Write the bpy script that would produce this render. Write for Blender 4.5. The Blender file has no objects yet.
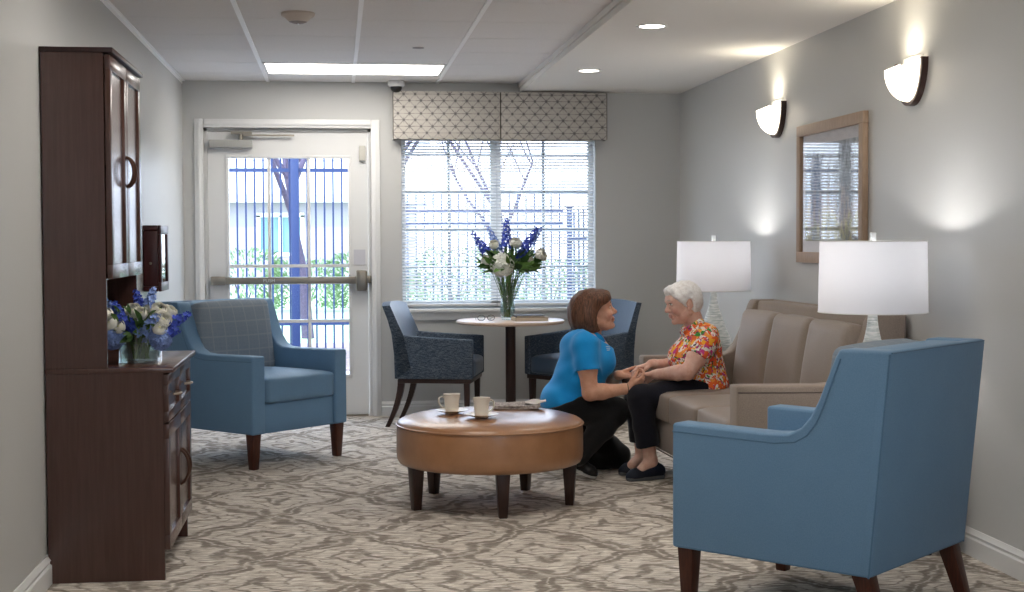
import bpy, bmesh, math, random
import numpy as np
from mathutils import Vector, Matrix
C = bpy.context
scene = C.scene
R = math.radians
random.seed(7)

# ------------------------------------------------------------------ camera
F_PX, YAW, PITCH, ROLL, CAM_H = 1425.5, 0.1219, 0.0386, -0.0038, 1.2788
cd = bpy.data.cameras.new('camera'); cam = bpy.data.objects.new('camera', cd)
scene.collection.objects.link(cam)
cd.sensor_width = 36.0; cd.lens = F_PX / 1024 * 36.0; cd.clip_end = 300
_c, _s = math.cos(YAW), math.sin(YAW)
V_R = Vector((_c, -_s, 0)); V_F = Vector((_s*math.cos(PITCH), _c*math.cos(PITCH), -math.sin(PITCH)))
V_U = V_R.cross(V_F)
_r, _t = math.cos(ROLL), math.sin(ROLL)
ax = V_R*_r + V_U*_t*1.0
ay = V_U*_r - V_R*_t*1.0
m = Matrix((ax, ay, -V_F)).transposed().to_4x4(); m.translation = (0, 0, CAM_H)
cam.matrix_world = m
scene.camera = cam

# ------------------------------------------------------------------ view
vs = scene.view_settings
scene.display_settings.display_device = 'sRGB'
vs.view_transform = 'Standard'; vs.look = 'None'; vs.gamma = 1.0; vs.exposure = 0.48
vs.use_curve_mapping = False
scene.cycles.use_denoising = True
scene.cycles.max_bounces = 8; scene.cycles.diffuse_bounces = 4
scene.cycles.transparent_max_bounces = 16; scene.cycles.transmission_bounces = 6
scene.cycles.sample_clamp_indirect = 6.0
scene.cycles.caustics_reflective = False; scene.cycles.caustics_refractive = False

# ------------------------------------------------------------------ sky, sun
w = bpy.data.worlds.new('sky'); scene.world = w; w.use_nodes = True
nt = w.node_tree; nt.nodes.clear()
wo = nt.nodes.new('ShaderNodeOutputWorld'); bg = nt.nodes.new('ShaderNodeBackground')
tc = nt.nodes.new('ShaderNodeTexCoord'); sx = nt.nodes.new('ShaderNodeSeparateXYZ')
rp = nt.nodes.new('ShaderNodeValToRGB')
rp.color_ramp.elements[0].position = 0.0; rp.color_ramp.elements[0].color = (0.95, 0.97, 1.0, 1)
rp.color_ramp.elements[1].position = 0.7; rp.color_ramp.elements[1].color = (0.62, 0.78, 1.0, 1)
nt.links.new(tc.outputs['Generated'], sx.inputs[0]); nt.links.new(sx.outputs['Z'], rp.inputs[0])
nt.links.new(rp.outputs[0], bg.inputs['Color']); bg.inputs['Strength'].default_value = 4.6
nt.links.new(bg.outputs[0], wo.inputs[0])
sl = bpy.data.lights.new('sun', 'SUN'); sl.energy = 3.2; sl.angle = R(1.0); sl.color = (1.0, 0.96, 0.88)
so = bpy.data.objects.new('sun', sl); scene.collection.objects.link(so)
so.rotation_euler = Vector((0.35, 0.6, -0.75)).to_track_quat("-Z", "Y").to_euler()   # high sun from behind the building

# ------------------------------------------------------------------ room numbers
XL, XR, YB, YF = -1.09, 2.546, 10.443, -2.6
ZC, ZS, XS = 2.434, 2.371, 1.344                 # tile ceiling, lower plaster ceiling, its edge

# ------------------------------------------------------------------ mesh helpers
def link(o, parent=None):
    scene.collection.objects.link(o)
    if parent is not None: o.parent = parent
    return o

class MB:
    """collects vertices and faces for ONE mesh"""
    def __init__(s): s.v = []; s.f = []; s.mi = []
    def add(s, vf, mi=0, M=None):
        v, f = vf; n = len(s.v)
        if M is not None: v = [M @ Vector(p) for p in v]
        s.v += [tuple(p) for p in v]
        s.f += [tuple(i + n for i in q) for q in f]; s.mi += [mi]*len(f)
        return s
    def build(s, name, mats, parent=None, smooth=True, angle=35, loc=None, rotz=None):
        me = bpy.data.meshes.new(name); me.from_pydata(s.v, [], s.f); me.update()
        if not isinstance(mats, (list, tuple)): mats = [mats]
        for m_ in mats: me.materials.append(m_)
        if len(mats) > 1: me.polygons.foreach_set('material_index', s.mi)
        if smooth:
            me.shade_smooth(); me.set_sharp_from_angle(angle=R(angle))
        o = bpy.data.objects.new(name, me); link(o, parent)
        if loc is not None: o.location = loc
        if rotz is not None: o.rotation_euler = (0, 0, rotz)
        return o

def bm_out(bm):
    bmesh.ops.recalc_face_normals(bm, faces=bm.faces)
    bm.verts.index_update()
    v = [tuple(x.co) for x in bm.verts]; f = [tuple(q.index for q in p.verts) for p in bm.faces]
    bm.free(); return v, f

def box(x0, x1, y0, y1, z0, z1, bev=0.0, seg=2):
    bm = bmesh.new(); bmesh.ops.create_cube(bm, size=1)
    for v in bm.verts:
        v.co = ((x0+x1)/2 + v.co.x*(x1-x0), (y0+y1)/2 + v.co.y*(y1-y0), (z0+z1)/2 + v.co.z*(z1-z0))
    if bev > 0:
        bev = min(bev, .49*min(abs(x1-x0), abs(y1-y0), abs(z1-z0)))
        bmesh.ops.bevel(bm, geom=list(bm.edges), offset=bev, segments=seg, profile=.5, affect='EDGES')
    return bm_out(bm)

def prism(poly, axis, lo, hi, bev=0.0, seg=2):
    """poly: list of 2D points; axis 'y' -> (x,z) profile pushed along y, 'x' -> (y,z), 'z' -> (x,y)"""
    def p3(a, b, t):
        return {'y': (a, t, b), 'x': (t, a, b), 'z': (a, b, t)}[axis]
    bm = bmesh.new(); n = len(poly)
    A = [bm.verts.new(p3(a, b, lo)) for a, b in poly]; B = [bm.verts.new(p3(a, b, hi)) for a, b in poly]
    bm.faces.new(A); bm.faces.new(B[::-1])
    for i in range(n): bm.faces.new((A[i], B[i], B[(i+1) % n], A[(i+1) % n]))
    bmesh.ops.recalc_face_normals(bm, faces=bm.faces)
    if bev > 0:
        ed = [e for e in bm.edges if e.is_manifold and e.calc_face_angle() > R(25)]
        bmesh.ops.bevel(bm, geom=ed, offset=bev, segments=seg, profile=.5, affect='EDGES')
    return bm_out(bm)

def tube(pts, rad, n=8, cap=True, closed=False):
    pts = [Vector(p) for p in pts]; N = len(pts)
    if not isinstance(rad, (list, tuple)): rad = [rad]*N
    v = []; f = []; prev = None
    for i, p in enumerate(pts):
        a = pts[(i-1) % N] if (i > 0 or closed) else p; b = pts[(i+1) % N] if (i < N-1 or closed) else p
        t = (b-a).normalized() if (b-a).length > 1e-9 else Vector((0, 0, 1))
        if prev is None:
            u = t.orthogonal().normalized()
        else:
            u = prev - t*prev.dot(t)
            u = u.normalized() if u.length > 1e-6 else t.orthogonal().normalized()
        prev = u; w_ = t.cross(u)
        for k in range(n):
            an = 2*math.pi*k/n; v.append(p + (u*math.cos(an) + w_*math.sin(an))*rad[i])
    for i in range(N if closed else N-1):
        j = (i+1) % N
        for k in range(n):
            l = (k+1) % n; f.append((i*n+k, i*n+l, j*n+l, j*n+k))
    if cap and not closed:
        f.append(tuple(range(n-1, -1, -1))); f.append(tuple((N-1)*n+k for k in range(n)))
    return v, f

def lathe(prof, n=32, cap_lo=False, cap_hi=False, c=(0, 0, 0), sx=1, sy=1):
    v = []; f = []
    for r_, z in prof:
        for k in range(n):
            a = 2*math.pi*k/n; v.append((c[0]+r_*math.cos(a)*sx, c[1]+r_*math.sin(a)*sy, c[2]+z))
    for i in range(len(prof)-1):
        for k in range(n):
            l = (k+1) % n; f.append((i*n+k, i*n+l, (i+1)*n+l, (i+1)*n+k))
    if cap_lo: f.append(tuple(range(n-1, -1, -1)))
    if cap_hi: f.append(tuple((len(prof)-1)*n+k for k in range(n)))
    return v, f

def cushion(sx_, sy_, sz_, r=.03, puff=.02, n=12, sag=0.0):
    """a soft box centred on its own middle, crowned faces, rounded rims"""
    bm = bmesh.new()
    hx, hy, hz = sx_/2, sy_/2, sz_/2
    g = [-1 + 2*i/n for i in range(n+1)]
    g = [math.copysign(abs(t)**.75, t) for t in g]
    def put(p):
        q = Vector((p[0]*hx, p[1]*hy, p[2]*hz))
        i = Vector((max(-hx+r, min(hx-r, q.x)), max(-hy+r, min(hy-r, q.y)), max(-hz+r, min(hz-r, q.z))))
        d = q - i
        if d.length > 1e-9: q = i + d.normalized()*r
        q.z += math.copysign(1, p[2])*abs(p[2])*puff*(1-p[0]**2)*(1-p[1]**2)
        q.x += p[0]*puff*.35*(1-p[1]**2)*(1-p[2]**2)
        q.y += p[1]*puff*.35*(1-p[0]**2)*(1-p[2]**2)
        return bm.verts.new(q)
    for ax_ in range(3):
        for s_ in (-1, 1):
            grid = []
            for a in g:
                row = []
                for b in g:
                    p = [0, 0, 0]; p[ax_] = s_; p[(ax_+1) % 3] = a; p[(ax_+2) % 3] = b
                    row.append(put(p))
                grid.append(row)
            for i in range(n):
                for j in range(n):
                    bm.faces.new((grid[i][j], grid[i+1][j], grid[i+1][j+1], grid[i][j+1]))
    bmesh.ops.remove_doubles(bm, verts=bm.verts, dist=1e-5)
    return bm_out(bm)

def rrect(hx, hy, z, r, k=4):
    P = []
    for cx, cy, a0 in ((hx-r, hy-r, 0), (-hx+r, hy-r, 90), (-hx+r, -hy+r, 180), (hx-r, -hy+r, 270)):
        for i in range(k+1):
            a = R(a0 + 90*i/k); P.append((cx+r*math.cos(a), cy+r*math.sin(a), z))
    return P

def taper_leg(x, y, z1, w1, w0, dx=0, dy=0):
    """square leg: top centre (x,y,z1) width w1, foot width w0 shifted by dx,dy"""
    a, b = w1/2, w0/2
    v = [(x+dx-b, y+dy-b, 0), (x+dx+b, y+dy-b, 0), (x+dx+b, y+dy+b, 0), (x+dx-b, y+dy+b, 0),
         (x-a, y-a, z1), (x+a, y-a, z1), (x+a, y+a, z1), (x-a, y+a, z1)]
    f = [(3, 2, 1, 0), (4, 5, 6, 7), (0, 1, 5, 4), (1, 2, 6, 5), (2, 3, 7, 6), (3, 0, 4, 7)]
    bm = bmesh.new(); bv = [bm.verts.new(p) for p in v]
    for q in f: bm.faces.new([bv[i] for i in q])
    bmesh.ops.bevel(bm, geom=list(bm.edges), offset=.004, segments=2, profile=.5, affect='EDGES')
    return bm_out(bm)

def tag(o, label=None, cat=None, group=None, kind=None):
    if label: o['label'] = label
    if cat: o['category'] = cat
    if group: o['group'] = group
    if kind: o['kind'] = kind
    return o

def thing(name, label, cat, loc=(0, 0, 0), rotz=0, group=None):
    o = bpy.data.objects.new(name, None); link(o); o.empty_display_size = .1
    o.location = loc; o.rotation_euler = (0, 0, rotz)
    return tag(o, label, cat, group)

def structure(name, mb, mat_, parent=None, **k):
    o = mb.build(name, mat_, parent, **k)
    if parent is None: o['kind'] = 'structure'
    return o

def copy_tree(o, parent=None):
    c = o.copy(); scene.collection.objects.link(c)
    if parent is not None: c.parent = parent
    for ch in list(o.children): copy_tree(ch, c)
    return c

# ------------------------------------------------------------------ materials
def lin(h):
    h = h.lstrip('#'); r_ = []
    for i in (0, 2, 4):
        c_ = int(h[i:i+2], 16)/255
        r_.append(c_/12.92 if c_ <= .04045 else ((c_+.055)/1.055)**2.4)
    return (*r_, 1)

class NT:
    def __init__(s, name):
        s.m = bpy.data.materials.new(name); s.m.use_nodes = True; s.t = s.m.node_tree
        s.b = s.t.nodes['Principled BSDF']; s.out = s.t.nodes['Material Output']
    def n(s, kind, **kw):
        q = s.t.nodes.new('ShaderNode'+kind)
        for k, v in kw.items(): setattr(q, k, v)
        return q
    def l(s, a, b): s.t.links.new(a, b)
    def coord(s, scale=(1, 1, 1), kind='Object', rot=(0, 0, 0)):
        t = s.n('TexCoord'); mp = s.n('Mapping'); mp.inputs['Scale'].default_value = scale
        mp.inputs['Rotation'].default_value = rot
        s.l(t.outputs[kind], mp.inputs[0]); return mp.outputs[0]
    def noise(s, vec, scale, detail=4, rough=.55):
        q = s.n('TexNoise'); q.inputs['Scale'].default_value = scale; q.inputs['Detail'].default_value = detail
        q.inputs['Roughness'].default_value = rough; s.l(vec, q.inputs['Vector']); return q.outputs['Fac']
    def ramp(s, fac, stops, interp='LINEAR'):
        q = s.n('ValToRGB'); cr = q.color_ramp; cr.interpolation = interp
        while len(cr.elements) < len(stops): cr.elements.new(.5)
        for e, (p, c_) in zip(cr.elements, stops):
            e.position = p; e.color = lin(c_) if isinstance(c_, str) else c_
        s.l(fac, q.inputs[0]); return q.outputs[0]
    def math(s, op, a, b=None, c_=None, clamp=False):
        q = s.n('Math', operation=op, use_clamp=clamp)
        for i, x in enumerate((a, b, c_)):
            if x is None: continue
            if isinstance(x, (int, float)): q.inputs[i].default_value = x
            else: s.l(x, q.inputs[i])
        return q.outputs[0]
    def mix(s, fac, a, b, mode='MIX'):
        q = s.n('Mix', data_type='RGBA', blend_type=mode)
        for sock, x in ((q.inputs[0], fac), (q.inputs[6], a), (q.inputs[7], b)):
            if isinstance(x, (int, float)): sock.default_value = x
            elif isinstance(x, str): sock.default_value = lin(x)
            elif isinstance(x, tuple): sock.default_value = x
            else: s.l(x, sock)
        return q.outputs[2]
    def bump(s, h, strength=.2, dist=.002):
        q = s.n('Bump'); q.inputs['Strength'].default_value = strength; q.inputs['Distance'].default_value = dist
        s.l(h, q.inputs['Height']); s.l(q.outputs[0], s.b.inputs['Normal'])
    def col(s, x):
        if isinstance(x, str): s.b.inputs['Base Color'].default_value = lin(x)
        else: s.l(x, s.b.inputs['Base Color'])
    def set(s, rough=.5, spec=.5, metal=0.0, **k):
        s.b.inputs['Roughness'].default_value = rough; s.b.inputs['Specular IOR Level'].default_value = spec
        s.b.inputs['Metallic'].default_value = metal
        for a, v in k.items(): s.b.inputs[a.replace('_', ' ')].default_value = v
        return s

def paint(name, c_, rough=.55, spec=.4, bump=0.0, sc=60, metal=0.0, var=.0):
    q = NT(name); q.set(rough, spec, metal)
    if var > 0:
        f = q.noise(q.coord(), sc, 3)
        q.col(q.ramp(f, [(.3, tuple(x*(1-var) for x in lin(c_)[:3])+(1,)), (.7, tuple(min(1, x*(1+var)) for x in lin(c_)[:3])+(1,))]))
    else: q.col(c_)
    if bump > 0: q.bump(q.noise(q.coord(), sc, 3), bump)
    return q.m

def wood(name, a, b, rough=.4, scale=(14, 14, 1.2), spec=.4, d=5):
    q = NT(name); q.set(rough, spec)
    f = q.noise(q.coord(scale), 4, d, .6); f2 = q.noise(q.coord((scale[0]*6, scale[1]*6, scale[2]*2)), 4, 3)
    q.col(q.ramp(q.math('ADD', q.math('MULTIPLY', f, .7), q.math('MULTIPLY', f2, .3)), [(.35, a), (.65, b)]))
    return q.m

def fabric(name, a, b, sc=(260, 260, 260), rough=.85, spec=.25, bump=.25, sheen=.15):
    q = NT(name); q.set(rough, spec)
    q.b.inputs['Sheen Weight'].default_value = sheen
    f = q.noise(q.coord(sc), 1.0, 2); g = q.noise(q.coord(), 7, 2)
    q.col(q.ramp(q.math('ADD', q.math('MULTIPLY', f, .8), q.math('MULTIPLY', g, .2)), [(.32, a), (.68, b)]))
    q.bump(f, bump, .001); return q.m

def emit(name, c_, strength):
    q = NT(name); q.col('#ffffff'); q.b.inputs['Emission Color'].default_value = lin(c_)
    q.b.inputs['Emission Strength'].default_value = strength; return q.m

def pane_glass(name, tint='#ffffff', rough=.02, ior=1.45, gain=.6):
    q = NT(name); t = q.n('BsdfTransparent'); g = q.n('BsdfGlossy'); mx = q.n('MixShader'); lw = q.n('LayerWeight'); lw.inputs['Blend'].default_value = .5
    t.inputs[0].default_value = lin(tint); g.inputs['Roughness'].default_value = rough
    r0 = ((ior-1)/(ior+1))**2
    fr = q.math('ADD', r0, q.math('MULTIPLY', 1-r0, q.math('POWER', lw.outputs['Facing'], 5)))
    q.l(q.math('MULTIPLY', fr, gain), mx.inputs[0]); q.l(t.outputs[0], mx.inputs[1]); q.l(g.outputs[0], mx.inputs[2])
    q.l(mx.outputs[0], q.out.inputs[0]); return q.m

M = {}
M['wall'] = paint('wall paint', '#c9c9c7', .40, .35, .05, 220)
M['white'] = paint('white trim paint', '#e6e6e5', .4, .4)
M['tile'] = paint('ceiling tile', '#e9e6e4', .95, .1, .3, 160, var=.03)
M['tee'] = paint('ceiling grid metal', '#ffffff', .5, .4)
M['gap'] = paint('ceiling shadow gap', '#a5a1a0', .9, .1)
M['plaster'] = paint('ceiling plaster', '#ece9e4', .8, .2, .05, 100)
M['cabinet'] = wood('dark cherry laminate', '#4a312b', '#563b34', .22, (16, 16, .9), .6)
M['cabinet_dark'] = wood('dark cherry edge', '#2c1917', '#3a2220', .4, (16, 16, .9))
M['leg_wood'] = wood('red brown leg wood', '#3a1d14', '#562c1d', .35, (30, 30, 3))
M['espresso'] = wood('espresso wood', '#2a1915', '#3d261f', .35, (30, 30, 3))
M['blue'] = fabric('blue woven vinyl', '#648aac', '#7095b6', rough=.55, spec=.4, sheen=.05)
M['blue_pipe'] = fabric('blue welt', '#527592', '#5b7e9c', rough=.6)
M['taupe'] = fabric('taupe woven cloth', '#85786e', '#998b80', rough=.75, spec=.3)
M['taupe_vinyl'] = fabric('taupe vinyl', '#8a7d73', '#978a7f', rough=.52, spec=.4, bump=.1)
M['taupe_pipe'] = fabric('taupe welt', '#5f5550', '#6d625c')
M['leather'] = NT('caramel leather').m
def _leather():
    q = NT('caramel leather'); q.set(.36, .6); q.b.inputs['Coat Weight'].default_value = .9; q.b.inputs['Coat Roughness'].default_value = .27
    f = q.noise(q.coord(), 9, 4)
    q.col(q.ramp(f, [(.3, '#9c6d47'), (.7, '#ad7c55')]))
    v = q.n('TexVoronoi'); v.inputs['Scale'].default_value = 260; q.l(q.coord(), v.inputs['Vector'])
    q.bump(v.outputs['Distance'], .12, .001); return q.m
M['leather'] = _leather()
def _tweed():
    q = NT('navy tweed'); q.set(.85, .25)
    a = q.noise(q.coord((45, 45, 600)), 1, 2); b = q.noise(q.coord((600, 600, 80)), 1, 2)
    f = q.math('ADD', q.math('MULTIPLY', a, .5), q.math('MULTIPLY', b, .5))
    q.col(q.ramp(f, [(.36, '#1f2b3b'), (.5, '#3d4b5b'), (.64, '#8a939c')]))
    q.bump(f, .3, .001); return q.m
M['tweed'] = _tweed()
M['navy_vinyl'] = fabric('navy blue vinyl', '#3c5067', '#465c75', rough=.38, spec=.5, bump=.1)
def _plaid():
    q = NT('grey plaid'); q.set(.85, .2)
    sp = q.n('SeparateXYZ'); q.l(q.coord((1, 1, 1)), sp.inputs[0])
    def lines(s_, per, wd):
        fr = q.math('FRACT', q.math('MULTIPLY', s_, 1/per)); d = q.math('ABSOLUTE', q.math('SUBTRACT', fr, .5))
        return q.math('LESS_THAN', d, wd)
    ln = q.math('MAXIMUM', lines(sp.outputs['Y'], .085, .055), lines(sp.outputs['Z'], .085, .055))
    l2 = q.math('MAXIMUM', lines(sp.outputs['Y'], .0283, .07), lines(sp.outputs['Z'], .0283, .07))
    n_ = q.noise(q.coord((300, 300, 300)), 1, 2)
    base = q.ramp(n_, [(.3, '#7d8a97'), (.7, '#8e9aa5')])
    c1 = q.mix(q.math('MULTIPLY', l2, .2), base, '#9aa1a6'); q.col(q.mix(q.math('MULTIPLY', ln, .22), c1, '#b3b7b8'))
    return q.m
M['plaid'] = _plaid()
M['chrome'] = paint('brushed steel', '#b9b6b0', .3, .5, metal=1.0)
M['satin'] = paint('satin nickel', '#a19a8e', .38, .5, metal=1.0)
M['bronze'] = paint('brown bronze', '#5a4238', .4, .5, metal=.8)
M['black'] = paint('black plastic', '#161616', .35, .5)
M['china'] = paint('ivory china', '#ece4d8', .25, .5)
M['pane'] = pane_glass('window pane', '#f4f9ff')
M['pglass'] = pane_glass('picture glass', '#ffffff', .03, 1.5, .95)
M['clear'] = pane_glass('clear vase glass', '#f1f7f6', .02, 1.5, 1.7)
M['oak'] = wood('pale oak', '#a08872', '#b59c86', .5, (30, 30, 4))
M['laminate'] = wood('pale maple laminate', '#c4ab98', '#d2bcaa', .3, (3, 40, 40), .5)
def _shade():
    q = NT('white linen lamp shade'); d = q.n('BsdfDiffuse'); t = q.n('BsdfTranslucent'); mx = q.n('MixShader')
    d.inputs[0].default_value = lin('#f0f0f5'); t.inputs[0].default_value = lin('#e9ebf4'); mx.inputs[0].default_value = .13
    q.l(d.outputs[0], mx.inputs[1]); q.l(t.outputs[0], mx.inputs[2]); q.l(mx.outputs[0], q.out.inputs[0]); return q.m
M['shade'] = _shade()
def _sheet(name, c_):
    q = NT(name); q.set(.6, .3); q.col(c_); return q.m
M['slat'] = _sheet('blind slat', '#f1f1ef')

def _carpet():
    q = NT('trellis carpet'); q.set(.95, .08)
    sp = q.n('SeparateXYZ'); base = q.coord((1, 1, 1)); q.l(base, sp.inputs[0])
    wob = q.n('TexNoise'); wob.inputs['Scale'].default_value = 4.2; wob.inputs['Detail'].default_value = 4
    q.l(base, wob.inputs['Vector']); ws = q.n('SeparateColor'); q.l(wob.outputs['Color'], ws.inputs[0])
    fine = q.n('TexNoise'); fine.inputs['Scale'].default_value = 1; fine.inputs['Detail'].default_value = 3
    q.l(q.coord((9, 60, 1)), fine.inputs['Vector'])
    x = q.math('ADD', sp.outputs['X'], q.math('MULTIPLY', q.math('SUBTRACT', ws.outputs[0], .5), .30))
    x = q.math('ADD', x, q.math('MULTIPLY', q.math('SUBTRACT', fine.outputs['Fac'], .5), .07))
    y = q.math('ADD', sp.outputs['Y'], q.math('MULTIPLY', q.math('SUBTRACT', ws.outputs[1], .5), .34))
    def cell(ox, oy):
        fx = q.math('SUBTRACT', q.math('FRACT', q.math('ADD', q.math('DIVIDE', q.math('SUBTRACT', x, ox), .76), .5)), .5)
        fy = q.math('SUBTRACT', q.math('FRACT', q.math('ADD', q.math('DIVIDE', q.math('SUBTRACT', y, oy), .94), .5)), .5)
        return q.math('ABSOLUTE', fx), q.math('ABSOLUTE', fy)
    def near(v, c_, wd):      # soft band around c_
        return q.math('SUBTRACT', 1, q.math('DIVIDE', q.math('ABSOLUTE', q.math('SUBTRACT', v, c_)), wd), clamp=True)
    tot = None
    for ox, oy in ((.076, 5.76), (.076+.38, 5.76+.47)):
        ax_, ay_ = cell(ox, oy); d = q.math('ADD', ax_, ay_)
        d = q.math('ADD', d, q.math('MULTIPLY', q.math('SINE', q.math('MULTIPLY', ay_, 25)), .02))
        a = q.math('MAXIMUM', near(d, .15, .042), near(d, 0, .05))
        a = q.math('MAXIMUM', a, q.math('MULTIPLY', near(d, .305, .030), .62))
        a = q.math('MAXIMUM', a, q.math('MULTIPLY', near(d, .455, .052), 1.15))
        tot = a if tot is None else q.math('MAXIMUM', tot, a)
    blot = q.noise(q.coord((4, 9, 1)), 1.3, 5, .7); blot2 = q.noise(q.coord((5, 22, 1)), 1.6, 5, .7)
    streak = q.noise(q.coord((9, 90, 1)), 1, 5, .7)
    s1 = q.math('MULTIPLY', tot, q.math('MULTIPLY', q.math('SUBTRACT', q.math('ADD', q.math('MULTIPLY', blot, 1.7), q.math('MULTIPLY', streak, 1.5)), 1.32), 3.2, clamp=True), clamp=True)
    s1 = q.math('MULTIPLY', q.math('SUBTRACT', s1, .14), 2.4, clamp=True)
    patch = q.math('MULTIPLY', q.math('SUBTRACT', blot2, .535), 7, clamp=True)
    dark = q.math('MAXIMUM', s1, q.math('MULTIPLY', patch, .62))
    ground = q.ramp(streak, [(.37, '#978d82'), (.48, '#c5baae'), (.58, '#f0eae1')])
    col_ = q.mix(q.math('MULTIPLY', dark, .80), ground, q.ramp(streak, [(.35, '#63594f'), (.7, '#8d8177')]))
    q.col(col_)
    q.bump(q.noise(q.coord((400, 400, 1)), 1, 2), .5, .003); return q.m
M['carpet'] = _carpet()

def _valance():
    q = NT('starburst valance cloth'); q.set(.9, .15)
    sp = q.n('SeparateXYZ'); q.l(q.coord((1, 1, 1)), sp.inputs[0])
    X = q.math('DIVIDE', sp.outputs['X'], .083); Z = q.math('DIVIDE', sp.outputs['Z'], .0463*2)
    def cellv(o):
        fx = q.math('SUBTRACT', q.math('FRACT', q.math('ADD', X, .5+o)), .5); fz = q.math('SUBTRACT', q.math('FRACT', q.math('ADD', Z, .5+o)), .5)
        return fx, fz
    tot = None
    for o in (0, .5):
        fx, fz = cellv(o)
        wx = q.math('MULTIPLY', fx, .083); wz = q.math('MULTIPLY', fz, .0926)
        rr = q.math('SQRT', q.math('ADD', q.math('MULTIPLY', wx, wx), q.math('MULTIPLY', wz, wz)))
        dot = q.math('MULTIPLY', q.math('SUBTRACT', .0125, rr), 200, clamp=True)
        ray = None
        for ang in (0, 48, -48, 90):
            pd = q.math('ABSOLUTE', q.math('SUBTRACT', q.math('MULTIPLY', wx, math.sin(R(ang))), q.math('MULTIPLY', wz, math.cos(R(ang)))))
            ry = q.math('MULTIPLY', q.math('SUBTRACT', .0036, pd), 450, clamp=True)
            ry = q.math('MULTIPLY', ry, q.math('MULTIPLY', q.math('SUBTRACT', .026 if ang == 90 else .050, rr), 60, clamp=True))
            ray = ry if ray is None else q.math('MAXIMUM', ray, ry)
        wn = q.n('TexWhiteNoise', noise_dimensions='3D'); fl = q.n('VectorMath', operation='FLOOR'); cb = q.n('CombineXYZ')
        q.l(q.math('ADD', X, .5+o), cb.inputs[0]); q.l(q.math('ADD', Z, .5+o), cb.inputs[1]); cb.inputs[2].default_value = o*9
        q.l(cb.outputs[0], fl.inputs[0]); q.l(fl.outputs[0], wn.inputs[0])
        ray = q.math('MULTIPLY', ray, q.math('ADD', .35, q.math('MULTIPLY', wn.outputs[0], .65)))
        t_ = q.math('MAXIMUM', dot, ray); tot = t_ if tot is None else q.math('MAXIMUM', tot, t_)
    n_ = q.noise(q.coord((300, 300, 300)), 1, 2)
    q.col(q.mix(q.math('MULTIPLY', tot, .8), q.ramp(n_, [(.3, '#b7b2aa'), (.7, '#c8c3bb')]), '#4f4a50')); return q.m
M['valance'] = _valance()
M['valance_plain'] = paint('dark valance fold', '#4a443f', .9, .1)

# ================================================================== ROOM SHELL
def slab_with_holes(a0, a1, z0, z1, holes, put):
    """rectangular wall in (a,z) with rectangular holes; put(a0,a1,z0,z1) adds one solid piece"""
    A = sorted({a0, a1, *[h[0] for h in holes], *[h[1] for h in holes]}); Z = sorted({z0, z1, *[h[2] for h in holes], *[h[3] for h in holes]})
    for i in range(len(A)-1):
        for j in range(len(Z)-1):
            ca, cz = (A[i]+A[i+1])/2, (Z[j]+Z[j+1])/2
            if any(h[0] < ca < h[1] and h[2] < cz < h[3] for h in holes): continue
            put(A[i], A[i+1], Z[j], Z[j+1])

DX0, DX1, DZ = -.945, .250, 2.098          # door opening
WX0, WX1, WZ0, WZ1 = .470, 1.905, .785, 2.06   # window opening
WT = .20
mb = MB().add(box(XL-.2, XR+.2, YF-.2, YB+.2, -.12, 0)); structure('floor', mb, M['carpet'])
mb = MB()
slab_with_holes(XL-.2, XR+.2, 0, 2.7, [(DX0, DX1, 0, DZ), (WX0, WX1, WZ0, WZ1)], lambda a, b, c_, d: mb.add(box(a, b, YB, YB+WT, c_, d)))
structure('wall_back', mb, M['wall'], smooth=False)
mb = MB().add(box(XL-.2, XL, YF-.2, YB, 0, 2.7)); structure('wall_left', mb, M['wall'], smooth=False)
mb = MB().add(box(XR, XR+.2, YF-.2, YB, 0, 2.7)); structure('wall_right', mb, M['wall'], smooth=False)
mb = MB()
slab_with_holes(XL, XR, 0, 2.7, [(.55, 2.35, .9, 2.2)], lambda a, b, c_, d: mb.add(box(a, b, YF-.2, YF, c_, d)))
structure('wall_front', mb, M['wall'], smooth=False)
mb = MB()
for a, b, c_, d in ((.55, 2.35, .9, .96), (.55, 2.35, 2.14, 2.2), (1.415, 1.485, .96, 2.14), (.55, .61, .96, 2.14), (2.29, 2.35, .96, 2.14)): mb.add(box(a, b, YF-.12, YF-.08, c_, d))
wf = structure('fill_window', mb, M['white'])  # unseen window added behind the camera to let in fill daylight
MB().add(box(.61, 2.29, YF-.105, YF-.1, .96, 2.14)).build('pane', M['pane'], wf)

# tile ceiling: slabs with a shadow gap across, white tees along
mb = MB().add(box(XL-.2, XS, YF-.2, YB+.2, ZC+.012, ZC+.1), 1)
ty = YB - .475 + .61
rows = []
y = ty
while y > YF: rows.append(y); y -= .61
FX0, FX1, FY0, FY1 = -.484, .736, 9.358, 9.968        # troffer opening
extra = [(-.484, .736, r_-.61, r_) for r_ in (rows[8], rows[14])]
for r_ in rows:
    for k in range(4):
        x0 = XL-.004 + .61*k; x1 = x0+.61
        if k in (1, 2) and (abs(r_-rows[1]) < .01 or any(abs(r_-e[3]) < .01 for e in extra)): continue
        mb.add(box(x0+.003, x1-.003, max(r_-.61+.004, YF), min(r_-.004, YB), ZC, ZC+.014), 0)
ceil = structure('ceiling', mb, [M['tile'], M['gap']], smooth=False)
mb = MB()
for k in (1, 2, 3):
    x0 = XL-.004+.61*k
    segs = [(YF, rows[14]-.61), (rows[14], rows[8]-.61), (rows[8], rows[1]-.61), (rows[1], YB)] if k == 2 else [(YF, YB)]
    for a, b in segs: mb.add(box(x0-.012, x0+.012, a, b, ZC-.006, ZC+.004))
mb.add(box(XL, XL+.02, YF, YB, ZC-.004, ZC+.004)); mb.add(box(XL, XL+.003, YF, YB, ZC-.024, ZC))
mb.build('ceiling_grid', M['tee'], ceil, smooth=False)
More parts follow.
